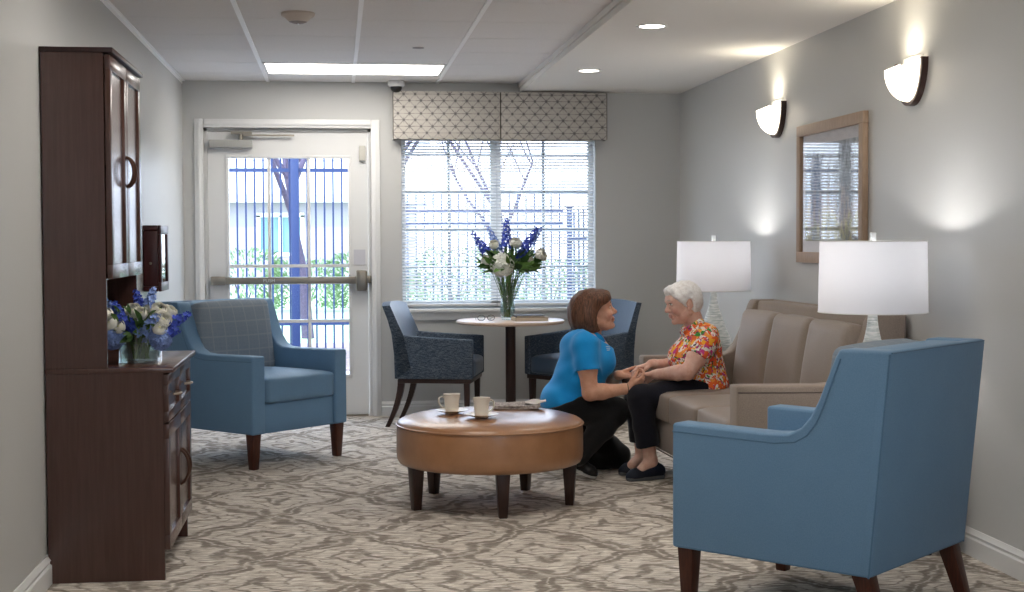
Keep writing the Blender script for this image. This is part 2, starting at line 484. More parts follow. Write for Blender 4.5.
mb = MB().add(box(XS, XR+.2, YF-.2, YB+.2, ZS, ZS+.2)); structure('ceiling_soffit', mb, M['plaster'], smooth=False)
mb = MB().add(box(XS-.012, XS, YF, YB, ZC-.03, ZC)).add(box(XS-.004, XS+.012, YF, YB, ZS-.004, ZS+.02))
structure('trim_1', mb, M['plaster'], smooth=False)

# baseboards: a stepped moulding
bbp = [(0, 0), (.019, 0), (.019, .070), (.012, .076), (.012, .084), (.016, .088), (.008, .100), (.004, .108), (0, .108)]
structure('baseboard_right', MB().add(prism([(XR-a, z) for a, z in bbp], 'y', YF, YB)), M['white'])
structure('baseboard_left', MB().add(prism([(XL+a, z) for a, z in bbp], 'y', YF, YB)), M['white'])
mbb = MB().add(prism([(YB-a, z) for a, z in bbp], 'x', .315, XR)); mbb.add(prism([(YB-a, z) for a, z in bbp], 'x', XL, DX0-.066))
structure('baseboard_back', mbb, M['white'])

# door casing
mb = MB()
for a, b in ((DX0-.063, DX0), (DX1, DX1+.063)):
    mb.add(box(a, b, YB-.018, YB+.03, 0, DZ+.063, .004)); mb.add(box(min(a, b)+.02, max(a, b)-.02, YB-.026, YB-.01, 0, DZ+.04, .003))
mb.add(box(DX0, DX1, YB-.018, YB+.03, DZ, DZ+.063, .004)); mb.add(box(DX0, DX1, YB-.026, YB-.01, DZ+.02, DZ+.043, .003))
mb.add(box(DX0, DX0+.022, YB+.03, YB+.16, 0, DZ)); mb.add(box(DX1-.022, DX1, YB+.03, YB+.16, 0, DZ)); mb.add(box(DX0, DX1, YB+.03, YB+.16, DZ-.022, DZ))
structure('trim_2', mb, M['white'])

# door leaf with one big glazed light, grille, panic bar and closer
gx0, gx1, gz0, gz1 = -.772, .083, .306, 1.884
dy0, dy1 = YB+.045, YB+.09
mb = MB()
slab_with_holes(DX0+.024, DX1-.024, .012, DZ-.024, [(gx0, gx1, gz0, gz1)], lambda a, b, c_, d: mb.add(box(a, b, dy0, dy1, c_, d)))
for a, b, c_, d in ((gx0-.022, gx1+.022, gz1, gz1+.022), (gx0-.022, gx1+.022, gz0-.022, gz0), (gx0-.022, gx0, gz0, gz1), (gx1, gx1+.022, gz0, gz1)):
    mb.add(box(a, b, dy0-.01, dy0+.01, c_, d, .003))
door = structure('door_1', mb, M['white'])
mb = MB()
for t in (1/3, 2/3): mb.add(box(gx0+(gx1-gx0)*t-.011, gx0+(gx1-gx0)*t+.011, dy0+.006, dy1-.006, gz0, gz1))
for z in (1.103, .70): mb.add(box(gx0, gx1, dy0+.007, dy1-.007, z-.011, z+.011))
mb.build('grille', M['white'], door)
MB().add(box(gx0, gx1, (dy0+dy1)/2-.003, (dy0+dy1)/2+.003, gz0, gz1)).build('pane', M['pane'], door)
mb = MB().add(box(-.90, .20, dy0-.055, dy0-.022, .972, 1.024, .008)); mb.add(box(-.905, -.80, dy0-.062, dy0, .968, 1.030, .006))
bar = mb.build('push_bar', M['satin'], door)
mb = MB().add(box(.135, .215, dy0-.07, dy0, .92, 1.07, .012)).add(box(.21, .245, dy0-.05, dy0, .975, 1.03, .005))
mb.build('latch_housing', M['satin'], bar)
def text_mesh(s, size, depth=.001):
    cu = bpy.data.curves.new('t', 'FONT'); cu.body = s; cu.size = size; cu.extrude = depth; cu.align_x = 'CENTER'; cu.align_y = 'CENTER'
    o = bpy.data.objects.new('t', cu); link(o); dg = C.evaluated_depsgraph_get(); dg.update()
    me = bpy.data.meshes.new_from_object(o.evaluated_get(dg)); v = [tuple(p.co) for p in me.vertices]; f = [tuple(p.vertices) for p in me.polygons]
    bpy.data.objects.remove(o); return v, f
MB().add(text_mesh('PUSH', .036), M=Matrix.Translation((-.49, dy0-.0565, .998)) @ Matrix.Rotation(R(90), 4, 'X')).build('push_lettering', M['white'], bar, smooth=False)
mb = MB().add(box(-.905, -.60, dy0-.062, dy0-.002, 1.955, 2.012, .006)); clo = mb.build('door_closer', paint('closer grey', '#a9a8a4', .5, .4), door)
MB().add(box(-.66, -.30, dy0-.05, dy0-.035, 2.040, 2.052)).add(box(-.75, -.60, dy0-.055, dy0-.03, 2.052, 2.072)).add(lathe([(.012, 0), (.012, .05)], 12, c=(-.68, dy0-.042, 2.006))).build('closer_arm', M['satin'], clo)
mb = MB().add(box(.165, .21, dy0-.03, dy0-.001, 1.865, 1.975, .005)); mb.build('door_contact', paint('sensor beige', '#c9c6bd', .5), door)
mb = MB().add(box(DX0+.03, DX1-.03, YB+.02, YB+.17, 0.0, .011, .003)); mb.build('threshold', M['satin'], door)
mb = MB().add(box(.12, .205, dy0-.004, dy0-.0005, 1.11, 1.22)); mb.build('lock_plate', paint('pale plate', '#cfcfd6', .4), door)

# window: frame, sill, glass, grille
fy0, fy1 = YB+.11, YB+.17
mb = MB()
for a, b, c_, d in ((WX0, WX0+.035, WZ0, WZ1), (WX1-.035, WX1, WZ0, WZ1), (WX0, WX1, WZ0, WZ0+.05), (WX0, WX1, WZ1-.04, WZ1), (1.135, 1.215, WZ0, WZ1)):
    mb.add(box(a, b, fy0, fy1, c_, d, .004))
win = structure('window_1', mb, M['white'])
MB().add(box(WX0+.03, WX1-.03, YB+.138, YB+.143, WZ0+.04, WZ1-.03)).build('pane', M['pane'], win)
mb = MB()
for x in (.825, 1.535): mb.add(box(x-.010, x+.010, fy0+.012, fy1-.012, WZ0+.05, WZ1))
for z in (1.915, 1.640, 1.365, 1.09): mb.add(box(WX0, WX1, fy0+.012, fy1-.012, z-.010, z+.010))
mb.build('grille', paint('backlit grille bar', '#98a2ad', .5), win)  # backlit shade of the bars put into their grey
mb = MB().add(box(WX0-.03, WX1+.03, YB-.035, YB+.11, WZ0-.028, WZ0, .006)).add(box(WX0-.01, WX1+.01, YB-.014, YB, WZ0-.085, WZ0-.028, .004))
mb.build('window_sill', M['white'], win)

# two mini blinds inside the window recess
def make_blind(x0, x1, label):
    t = thing('window_blind', label, 'blind', ((x0+x1)/2, YB+.055, WZ0), 0, 'mini blinds in the window')
    hw = (x1-x0)/2; mb = MB(); z = .055; n = 0
    while z < WZ1-WZ0-.05:
        tl = R(32); dz = math.sin(tl)*.012; dy = math.cos(tl)*.012
        v = [(-hw, -dy, z-dz), (hw, -dy, z-dz), (hw, 0, z+.0016), (-hw, 0, z+.0016), (hw, dy, z+dz), (-hw, dy, z+dz)]
        v += [(a, b, c_-.0008) for a, b, c_ in v]
        mb.add((v, [(0, 1, 2, 3), (3, 2, 4, 5), (9, 8, 7, 6), (11, 10, 8, 9), (0, 6, 7, 1), (4, 10, 11, 5)])); z += .0232
    mb.build('slats', M['slat'], t, smooth=False)
    MB().add(box(-hw, hw, -.014, .014, .012, .034, .004)).build('bottom_rail', M['slat'], t)
    MB().add(box(-hw, hw, -.02, .02, WZ1-WZ0-.045, WZ1-WZ0-.002, .003)).build('head_rail', M['slat'], t)
    for q in (-hw+.12, 0, hw-.12):
        MB().add(tube([(q, -.014, .03), (q, -.014, WZ1-WZ0-.04)], .0012, 5)).build('cord', M['slat'], t)
    return t
make_blind(WX0+.006, 1.172, 'white mini blind over the half of the window nearer the door')
make_blind(1.178, WX1-.004, 'white mini blind over the half of the window nearer the corner')

# valance
t = thing('window_valance', 'box-pleated fabric valance with starburst print above the window', 'valance', (1.19, YB, 2.015))
hw, dp = .78, .115
for a, b in ((-hw, -.006), (.002, hw)): MB().add(box(a, b, -dp, -dp+.012, 0, .346, .004)).build('front_panel', M['valance'], t)
for a, b in ((-hw, -hw+.012), (hw-.012, hw)): MB().add(box(a, b, -dp+.012, -.002, 0, .346, .003)).build('side_return', M['valance'], t)
for a, b, c_ in ((-.012, .010, -dp+.004), (-hw-.004, -hw+.004, -dp+.002), (hw-.004, hw+.004, -dp+.002)): MB().add(box(a, b, c_, -dp+.016, .004, .342)).build('pleat', M['valance_plain'], t)
MB().add(box(-hw+.012, hw-.012, -dp+.012, -.002, .325, .343)).build('mounting_board', M['white'], t)

# ------------------------------------------------------------------ ceiling fittings
def troffer(y0, y1, label, power):
    t = thing('ceiling_light', label, 'ceiling light', (.126, (y0+y1)/2, ZC), 0)
    hx, hy = .596, (y1-y0)/2-.008
    mb = MB()
    for a, b, c_, d in ((-hx, -hx+.016, -hy, hy), (hx-.016, hx, -hy, hy), (-hx, hx, -hy, -hy+.016), (-hx, hx, hy-.016, hy)):
        mb.add(box(a, b, c_, d, -.004, .03))
    mb.build('frame', M['white'], t, smooth=False)
    MB().add(box(-hx+.016, hx-.016, -hy+.016, hy-.016, .003, .010)).build('diffuser', emit('lit prismatic lens', '#fff9f0', power), t, smooth=False)
    return t
troffer(rows[1]-.61, rows[1], 'wide lit fluorescent troffer in the tile ceiling before the window', 7.5)
for i in (8, 14):  # unseen troffers added to brighten the rest of the room
    troffer(rows[i]-.61, rows[i], 'added fill troffer overhead, %s' % ('above the ottoman side of the room' if i == 8 else 'nearest the camera end of the room'), 7.5)
def downlight(x, y, label, watts):
    t = thing('recessed_downlight', label, 'downlight', (x, y, ZS), 0, 'recessed downlights in the plaster ceiling')
    MB().add(lathe([(.062, -.001), (.066, -.003), (.070, -.005), (.080, -.005), (.083, .0)], 40)).build('trim_ring', M['white'], t)
    MB().add(lathe([(.0001, -.0015), (.063, -.0015)], 40)).build('lens', emit('lit downlight lens', '#fff4e4', 14), t, smooth=False)
    l_ = bpy.data.lights.new('downlight_beam', 'SPOT'); l_.energy = watts; l_.spot_size = R(105); l_.spot_blend = .8; l_.shadow_soft_size = .05; l_.color = (1, .93, .84)
    o = bpy.data.objects.new('downlight_beam', l_); link(o, t); o.location = (0, 0, -.012)
downlight(1.616, 9.077, 'recessed round downlight nearer the window valance', 16)
downlight(1.603, 7.173, 'recessed round downlight farther from the window', 16)
downlight(1.60, 5.27, 'added fill downlight above the near blue armchair', 14)  # unseen downlight added farther along the soffit for fill
downlight(1.60, 3.37, 'added fill downlight beyond the near blue armchair, towards the camera', 14)  # likewise added out of view, fill for the camera end

t = thing('smoke_detector', 'beige smoke detector on the tile ceiling', 'smoke detector', (-.186, 7.331, ZC))
MB().add(lathe([(.085, 0), (.085, -.012), (.075, -.02)], 36, cap_lo=True)).add(lathe([(.072, -.018), (.045, -.045)], 36)).build('housing', paint('detector beige', '#cfc3b8', .5), t)
MB().add(lathe([(.045, -.045), (.026, -.052), (.0001, -.054)], 30)).build('sensor_cap', paint('detector cap', '#8d7f78', .5), t)
MB().add(lathe([(.005, -.052), (.004, -.058), (.0001, -.059)], 12)).build('indicator', paint('indicator white', '#ffffff', .3), t)

t = thing('security_camera', 'white dome camera on the ceiling above the valance corner', 'camera', (.432, 10.33, ZC))
MB().add(lathe([(.058, 0), (.06, -.004), (.06, -.036), (.052, -.044)], 36)).add(lathe([(.052, -.044), (.0001, -.044)], 36)).build('base', M['white'], t)
MB().add(lathe([(.042, -.043), (.042, -.055), (.034, -.072), (.018, -.083), (.0001, -.086)], 30)).build('dome', M['black'], t)

t = thing('sprinkler_head', 'small concealed sprinkler cap on the tile ceiling', 'sprinkler', (.49, 8.55, ZC))
MB().add(lathe([(.001, -.006), (.034, -.006), (.036, 0)], 24)).build('cover_plate', paint('sprinkler cap', '#8f8987', .5), t)
MB().add(lathe([(.05, -.001), (.036, -.003)], 24)).build('escutcheon', M['tile'], t)

# ------------------------------------------------------------------ right wall: sconces and picture
def sconce(y, label):
    t = thing('wall_sconce', label, 'wall sconce', (XR, y, 1.888), 0, 'half-bowl sconces on the right wall')
    hwd, hh, dpt = .134, .182, .116
    # half bowl: cross-section in plan is a half ellipse, shrinking to a point below
    N, K = 18, 14; v = []; f = []
    def bowl(s_, off):
        vv = []
        for i in range(N+1):
            a = (i/N)**.8*math.pi/2; z = hh*(1-math.sin(a)); rr = max(math.cos(a), .0)**.8
            if i == N: rr = .02
            for k in range(K+1):
                b = math.pi*k/K; vv.append((-math.sin(b)*dpt*rr*s_-.012-off, -math.cos(b)*hwd*rr*s_, z+(1-s_)*.02-.045*math.sin(b)*rr*z/hh))
        ff = []
        for i in range(N):
            for k in range(K): p = i*(K+1)+k; ff.append((p, p+K+1, p+K+2, p+1))
        return vv, ff
    MB().add(bowl(1, 0)).add(bowl(.95, 0)).build('glass_bowl', M['sconce_glass'], t)
    # dark wood half-hoop against the wall, standing a little proud below
    mb = MB(); P = []
    for i in range(25):
        a = math.pi*i/24; P.append((-math.cos(a)*(hwd+.017), hh*1.0-math.sin(a)*(hh*1.10)))
    vv = []; ff = []
    for i, (yy, zz) in enumerate(P):
        nrm = Vector((yy, zz-hh)).normalized() if (abs(yy)+abs(zz-hh)) > 1e-6 else Vector((0, -1))
        for dx, dn in ((-.0, 0), (-.030, 0), (-.030, -.017), (0, -.017)): vv.append((dx, yy+nrm.x*dn, zz+nrm.y*dn))
    for i in range(24):
        for k in range(4): l = (k+1) % 4; ff.append((i*4+k, i*4+l, i*4+4+l, i*4+4+k))
    ff += [(0, 1, 2, 3), (99, 98, 97, 96)]
    mb.add((vv, ff)); mb.build('wood_hoop', M['espresso'], t)
    MB().add(box(-.012, 0, -.10, .10, .06, .20, .003)).build('back_plate', M['white'], t)
    l_ = bpy.data.lights.new('sconce_bulb', 'SPOT'); l_.energy = 4.0; l_.color = (1, .90, .72); l_.shadow_soft_size = .05; l_.spot_size = R(150); l_.spot_blend = 1.0
    o = bpy.data.objects.new('sconce_bulb', l_); link(o, t); o.location = (-.07, 0, .17); o.rotation_euler = (R(180), 0, 0)
M['sconce_glass'] = emit('lit opal glass', '#fff0d6', 2.6)
sconce(6.085, 'half-bowl opal glass sconce above the near table lamp')
sconce(8.045, 'half-bowl opal glass sconce nearer the room corner')

t = thing('framed_picture', 'framed landscape print in pale oak frame on the right wall', 'picture', (XR, 7.125, 1.155))
hw, ht = .500, .745; fw_ = .058; mb = MB()
for a, b, c_, d in ((-hw, hw, 0, fw_), (-hw, hw, ht-fw_, ht), (-hw, -hw+fw_, fw_, ht-fw_), (hw-fw_, hw, fw_, ht-fw_)):
    mb.add(box(-.032, -.002, a, b, c_, d, .003))
mb.build('frame', M['oak'], t)
MB().add(box(-.012, -.004, -hw+fw_, hw-fw_, fw_, ht-fw_)).build('mat_board', paint('mat board', '#e6e6ec', .9, .1), t, smooth=False)
def _art():
    q = NT('soft landscape print'); q.set(.8, .1)
    sp = q.n('SeparateXYZ'); q.l(q.coord(), sp.inputs[0])
    n1 = q.noise(q.coord((1, 7, 4)), 1.6, 6, .7); n2 = q.noise(q.coord((1, 22, 12)), 1.3, 5, .7)
    h = q.math('ADD', q.math('MULTIPLY', sp.outputs['Z'], 1.5), q.math('MULTIPLY', q.math('SUBTRACT', n1, .5), 1.1))
    a = q.ramp(h, [(.12, '#a5a78a'), (.3, '#cfc888'), (.42, '#c0aea8'), (.56, '#97a2b0'), (.72, '#b2bdc8'), (.95, '#ccd6e2')])
    q.col(q.mix(q.math('MULTIPLY', q.math('SUBTRACT', n2, .46), 4, clamp=True), a, '#75828f')); return q.m
MB().add(box(-.0135, -.0115, -hw+fw_+.045, hw-fw_-.045, fw_+.06, ht-fw_-.06)).build('print', _art(), t, smooth=False)
MB().add(box(-.022, -.020, -hw+fw_, hw-fw_, fw_, ht-fw_)).build('glazing', M['pglass'], t, smooth=False)

# ------------------------------------------------------------------ left wall: shallow display box
t = thing('memory_box', 'dark red-brown wall display box with glazed front', 'wall box', (XL, 8.42, 1.0))
mb = MB(); bw, bh, bd = .18, .375, .085
for a, b, c_, d in ((-bw, bw, 0, .03), (-bw, bw, bh-.03, bh), (-bw, -bw+.03, .03, bh-.03), (bw-.03, bw, .03, bh-.03)):
    mb.add(box(.001, bd, a, b, c_, d, .006))
mb.add(box(.001, .008, -bw+.03, bw-.03, .03, bh-.03)); M['mahog'] = wood('red mahogany', '#3a1518', '#4a1d1e', .35)
mb.build('case', M['mahog'], t)
mb = MB()
for a, b, c_, d in ((-bw, bw, 0, .05), (-bw, bw, bh-.05, bh), (-bw, -bw+.05, .05, bh-.05), (bw-.05, bw, .05, bh-.05)):
    mb.add(box(bd, bd+.018, a, b, c_, d, .004))
dr = mb.build('door', M['mahog'], t)
MB().add(box(bd+.006, bd+.010, -bw+.05, bw-.05, .05, bh-.05)).build('pane', M['pglass'], dr, smooth=False)
MB().add(lathe([(.004, 0), (.004, .008), (.008, .012), (.0001, .018)], 14), M=Matrix.Translation((.045, -bw, .16)) @ Matrix.Rotation(R(90), 4, 'X')).build('knob', M['satin'], t)
MB().add(box(.009, .012, -.10, .10, .09, .27)).build('card', paint('pale card', '#c9c4ba', .8), t, smooth=False)

# ================================================================== FURNITURE
# ---- hutch cabinet on the left wall (front faces +X)
cy0, cy1 = 5.473, 6.30
t = thing('hutch_cabinet', 'tall dark cherry hutch cabinet with open niche against the left wall', 'cabinet', (XL, cy0, 0))
L = cy1-cy0
def shaker(y0, y1, z0, z1, x, rail=.055, th=.020):
    mb = MB()
    for a, b, c_, d in ((y0, y1, z0, z0+rail), (y0, y1, z1-rail, z1), (y0, y0+rail, z0+rail, z1-rail), (y1-rail, y1, z0+rail, z1-rail)):
        mb.add(box(x, x+th, a, b, c_, d, .002))
    mb.add(box(x, x+th-.010, y0+rail-.002, y1-rail+.002, z0+rail-.002, z1-rail+.002)); return mb
def bow(y, z0, z1, x, out=.028, r_=.005, horizontal=False, bowy=0.0):
    P = []
    for i in range(13):
        s_ = i/12; k = math.sin(math.pi*s_)**.6
        P.append((x+out*k, y+(z1-z0)*(s_-.5), z0) if horizontal else (x+out*k, y+bowy*math.sin(math.pi*s_), z0+(z1-z0)*s_))
    return tube(P, r_, 8)
BX = .434     # body depth
mb = MB().add(box(.006, BX, 0, .018, 0, .787, .001)).add(box(.006, BX, L-.018, L, 0, .787, .001)).add(box(.006, .016, .018, L-.018, .0, .787)).add(box(.016, BX-.002, .018, L-.018, .10, .12)).add(box(BX-.075, BX-.06, .018, L-.018, 0, .10))
mb.add(box(.016, BX-.002, L/2-.009, L/2+.009, .12, .787))
mb.build('base_body', M['cabinet'], t, smooth=False)
mb = MB().add(box(.004, BX+.040, -.004, L+.02, .787, .808, .004)); mb.build('countertop', M['cabinet'], t)
for i, (a, b) in enumerate(((.004, L/2-.002), (L/2+.002, L-.004))):
    d = shaker(a, b, .600, .780, BX, .04).build('drawer', M['cabinet'], t)
    MB().add(bow((a+b)/2, .69, .69+.09, BX+.02, .026, .0045, True)).build('handle', M['satin'], d)
    d = shaker(a, b, .115, .592, BX).build('door', M['cabinet'], t)
    hy = b-.022 if i == 0 else a+.022
    MB().add(bow(hy, .30, .44, BX+.02, .034, .006, False, .012 if i else -.012)).build('handle', M['bronze'], d)
HX = .232
mb = MB().add(box(.006, HX, 0, .018, .808, 1.985, .001)).add(box(.006, HX, L-.018, L, .808, 1.985, .001)).add(box(.006, HX, .018, L-.018, 1.140, 1.160)).add(box(.006, HX, .018, L-.018, 1.962, 1.985)).add(box(.006, HX, .018, L-.018, 1.55, 1.568))
mb.build('hutch_body', M['cabinet'], t, smooth=False)
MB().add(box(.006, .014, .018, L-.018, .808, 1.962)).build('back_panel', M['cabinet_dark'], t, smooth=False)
mb = MB().add(box(.002, HX+.036, -.006, L+.006, 1.985, 2.004, .003)); mb.build('crown', M['cabinet_dark'], t)
for i, (a, b) in enumerate(((.004, L/2-.002), (L/2+.002, L-.004))):
    d = shaker(a, b, 1.142, 1.978, HX+.004).build('door', M['cabinet'], t)
    hy = b-.022 if i == 0 else a+.022
    MB().add(bow(hy, 1.50, 1.62, HX+.024, .030, .006, False, .014 if i else -.014)).build('handle', M['bronze'], d)

# ---- upholstered seats (armchairs and the sofa share one construction); +X is forward
def upholstered(name, W, D, arm_t, ncush, legh, mats, label, cat, group=None, zarm=.640, zback=.928, seat_top=.515, back_top=.885, cush_fwd=0.0, lean=.032):
    cloth, pipe, seatm, backm, legm = mats
    t = thing(name, label, cat, (0, 0, 0), 0, group)
    f_, b_ = D/2, -D/2
    side = [(f_, legh), (f_, zarm), (b_+.37, zarm-.005), (b_+.295, zarm+.001), (b_+.25, zarm+.022), (b_+.215, zarm+.062), (b_+.185, zarm+.118), (b_+.160, zarm+.18), (b_+.128, zback-.03), (b_+.112, zback), (b_+.022-lean, zback), (b_+.02, legh)]
    for s_ in (-1, 1):
        y0, y1 = (W/2-arm_t, W/2) if s_ > 0 else (-W/2, -W/2+arm_t)
        a = MB().add(prism(side, 'y', y0, y1, .012, 3)).build('arm', cloth, t, angle=50)
        yo = s_*(W/2+.0006)
        off = [(f_-.004, zarm-.03), (b_+.35, zarm-.036), (b_+.27, zarm-.026), (b_+.225, zarm+.0), (b_+.19, zarm+.044), (b_+.165, zarm+.10), (b_+.135, zarm+.18), (b_+.105, zback-.03)]
        MB().add(tube([(x, s_*(W/2-.001), z) for x, z in off], .0032, 6)).build('piping', pipe, a)
    # back: full width outer shell and an inner pad
    sh = [(b_, legh), (b_-lean, zback), (b_-lean+.045, zback), (b_+.045, legh)]
    bk = MB().add(prism(sh, 'y', -W/2, W/2, .012, 3)).add(prism([(b_+.04, legh+.05), (b_+.04-lean, zback-.004), (b_+.10, zback-.004), (b_+.15, seat_top), (b_+.15, legh+.05)], 'y', -W/2+arm_t-.004, W/2-arm_t+.004, .015, 3)).build('backrest', cloth, t, angle=50)
    mb = MB()
    for s_ in (-1, 1): mb.add(tube([(b_+.006, s_*(W/2-.004), legh), (b_+.006-lean, s_*(W/2-.004), zback-.01)], .0036, 6))
    mb.add(tube([(b_-lean+.002, -W/2+.01, zback-.006), (b_-lean+.002, W/2-.01, zback-.006)], .0030, 6))
    mb.build('piping', pipe, bk)
    MB().add(box(b_+.05, f_-.02, -W/2+arm_t-.003, W/2-arm_t+.003, legh, seat_top-.145, .01)).build('seat_base', cloth, t)
    MB().add(tube(rrect(D/2-.004, W/2-.004, legh+.006, .02), .004, 6, closed=True)).build('welt', pipe, t)
    iw = (W-2*arm_t)/ncush; ch = .15
    x0, x1 = b_+.14, f_+.005+cush_fwd
    for k in range(ncush):
        y = -W/2+arm_t+iw*(k+.5)
        s_ = MB().add(cushion(x1-x0, iw-.006, ch, .025, .022, 12), M=Matrix.Translation(((x0+x1)/2, y, seat_top-.075))).build('seat_cushion', seatm, t, angle=60)
        mb = MB()
        for zz in (seat_top-.022, seat_top-.128):
            mb.add(tube([(p[0]+(x0+x1)/2, p[1]+y, p[2]) for p in rrect((x1-x0)/2-.004, (iw-.006)/2-.004, zz, .036)], .0035, 6, closed=True))
        mb.build('piping', pipe, s_)
        hgt = back_top-seat_top+.03
        Mx = Matrix.Translation((b_+.165, y, seat_top-.02+hgt/2)) @ Matrix.Rotation(R(-9), 4, 'Y') @ Matrix.Rotation(R(90), 4, 'Y')
        s_ = MB().add(cushion(hgt, iw-.008, .13, .03, .03, 12), M=Mx).build('back_cushion', backm, t, angle=60)
        MB().add(tube([Mx @ Vector(p) for p in rrect(hgt/2-.006, (iw-.008)/2-.006, .040, .036)], .0035, 6, closed=True)).build('piping', pipe, s_)
    legs = [(f_-.045, W/2-.045), (f_-.045, -W/2+.045), (b_+.045, W/2-.05), (b_+.045, -W/2+.05)]
    for x, y in legs:
        dx = -.065 if x < 0 else .0
        MB().add(taper_leg(x, y, legh, .062, .042, dx, 0)).build('leg', legm, t)
    return t
AM = (M['blue'], M['blue_pipe'], M['blue'], M['plaid'], M['leg_wood'])
ch1 = upholstered('armchair', .745, .755, .098, 1, .2, AM, 'blue armchair with grey plaid back cushion in front of the glazed door', 'armchair', 'blue armchairs', back_top=.912, lean=.068)
ch1.location = (-.478, 8.545, 0); ch1.rotation_euler = (0, 0, R(-45))
ch2 = copy_tree(ch1); ch2.location = (1.690, 4.850, 0); ch2.rotation_euler = (0, 0, R(132.5))
ch2['label'] = 'blue armchair seen from behind, nearest the camera by the right wall'
SM = (M['taupe'], M['taupe_pipe'], M['taupe_vinyl'], M['taupe_vinyl'], M['leg_wood'])
sofa = upholstered('sofa', 1.76, .755, .11, 3, .16, SM, 'taupe three-cushion sofa along the right wall', 'sofa', zarm=.640, zback=.945, seat_top=.475, back_top=.880)
sofa.location = (2.080, 6.95, 0); sofa.rotation_euler = (0, 0, R(182.0))

# ---- round ottoman
t = thing('round_ottoman', 'round caramel leather ottoman on dark tapered legs', 'ottoman', (.732, 6.886, 0))
Ro = .455
prof = [(.0001, .205), (Ro-.03, .205), (Ro-.012, .212), (Ro-.003, .23), (Ro, .26), (Ro, .36), (Ro-.003, .392)]
MB().add(lathe(prof, 72)).build('side_band', M['leather'], t, angle=60)
prof = [(Ro-.002, .394), (Ro-.004, .404), (Ro-.02, .415), (Ro-.07, .430), (Ro-.15, .440), (Ro-.27, .443), (.0001, .4435)]
MB().add(lathe(prof, 72)).build('top_cushion', M['leather'], t, angle=60)
mb = MB().add(tube([(Ro*math.cos(2*math.pi*k/90)*.999, Ro*math.sin(2*math.pi*k/90)*.999, .394) for k in range(90)], .005, 8, closed=True))
mb.build('piping', M['leather'], t)
for (x, y) in ((.363, 6.751), (.748, 6.522), (1.104, 6.775), (.953, 7.217), (.492, 7.167)):
    dx, dy = x-.732, y-6.886; rr = math.hypot(dx, dy); ux, uy = dx/rr, dy/rr
    lg = MB().add(taper_leg(0, 0, .212, .064, .040)).build('leg', M['espresso'], t)
    lg.location = (ux*.392, uy*.392, 0); lg.rotation_euler = (0, 0, math.atan2(uy, ux))

# ---- cafe table
t = thing('cafe_table', 'round pale-topped pedestal table under the window', 'table', (1.205, 9.93, 0))
MB().add(lathe([(.0001, .698), (.36, .698), (.376, .702), (.381, .712), (.378, .722), (.37, .726), (.0001, .726)], 72)).build('table_top', M['laminate'], t)
MB().add(lathe([(.036, .02), (.036, .69), (.12, .697), (.12, .699)], 28)).build('column', M['espresso'], t)
MB().add(lathe([(.0001, 0), (.25, 0), (.25, .010), (.10, .022), (.04, .04)], 44)).build('foot', M['espresso'], t)

# ---- dining armchairs (+X forward)
def dining(label):
    t = thing('dining_armchair', label, 'chair', (0, 0, 0), 0, 'tweed dining armchairs at the round table')
    W, f_, b_ = .56, .27, -.25
    for s_ in (-1, 1):
        y0, y1 = (W/2-.055, W/2) if s_ > 0 else (-W/2, -W/2+.055)
        a = MB().add(prism([(f_, .335), (f_, .605), (.0, .618), (b_+.03, .634), (b_-.03, .665), (b_-.02, .335)], 'y', y0, y1, .010, 3)).build('arm', M['tweed'], t)
    # curved back
    n = 16; v = []; f = []
    prof_o = [(b_-.02, .335), (b_-.024, .50), (b_-.04, .64), (b_-.068, .76), (b_-.105, .855)]
    prof_i = [(b_-.105+.055, .86), (b_-.068+.062, .76), (b_-.04+.08, .64), (b_-.024+.10, .50), (b_+.09, .40)]
    prof = prof_o + prof_i; K = len(prof)
    for i in range(n+1):
        y = -W/2 + W*i/n; cv = -.035*(1-(2*i/n-1)**2)
        for x, z in prof: v.append((x + (cv if z > .55 else cv*.3), y, z-.02*((2*i/n-1)**2)*(1 if z > .7 else 0)))
    for i in range(n):
        for k in range(K): l = (k+1) % K; f.append((i*K+k, i*K+l, (i+1)*K+l, (i+1)*K+k))
    f.append(tuple(range(K))); f.append(tuple(n*K+k for k in range(K-1, -1, -1)))
    mi = [1 if (q[0] % K) >= 4 and (q[0] % K) < 9 else 0 for q in f]
    mb = MB().add((v, f)); mb.mi = mi
    bm = None
    mb.build('backrest', [M['tweed'], M['navy_vinyl']], t, angle=40)
    MB().add(cushion(.46, W-.115, .13, .03, .02, 10), M=Matrix.Translation((.045, 0, .405))).build('seat_cushion', M['navy_vinyl'], t)
    MB().add(box(b_-.01, f_-.01, -W/2+.05, W/2-.05, .335, .36)).build('seat_base', M['tweed'], t)
    MB().add(box(b_+.0, f_-.015, -W/2+.012, W/2-.012, .305, .336, .004)).build('apron', M['espresso'], t)
    for y in (W/2-.04, -W/2+.04):
        MB().add(taper_leg(f_-.045, y, .32, .042, .030)).build('leg', M['espresso'], t)
        v = []; f = []
        for i in range(9):
            s_ = i/8; z = .33*(1-s_); x = b_+.02 - .10*s_**1.7; wv = .023-.008*s_
            v += [(x-wv, y-wv, z), (x+wv, y-wv, z), (x+wv, y+wv, z), (x-wv, y+wv, z)]
        for i in range(8):
            for k in range(4): l = (k+1) % 4; f.append((i*4+l, i*4+k, i*4+4+k, i*4+4+l))
        f += [(0, 1, 2, 3), (35, 34, 33, 32)]
        MB().add((v, f)).build('leg', M['espresso'], t)
    return t
dc = dining('tweed dining armchair near the door, facing the round table')
dc.location = (.715, 9.985, 0); dc.rotation_euler = (0, 0, R(-14))
d2 = copy_tree(dc); d2.location = (1.695, 9.95, 0); d2.rotation_euler = (0, 0, R(217)); d2['label'] = 'tweed dining armchair behind the kneeling woman'

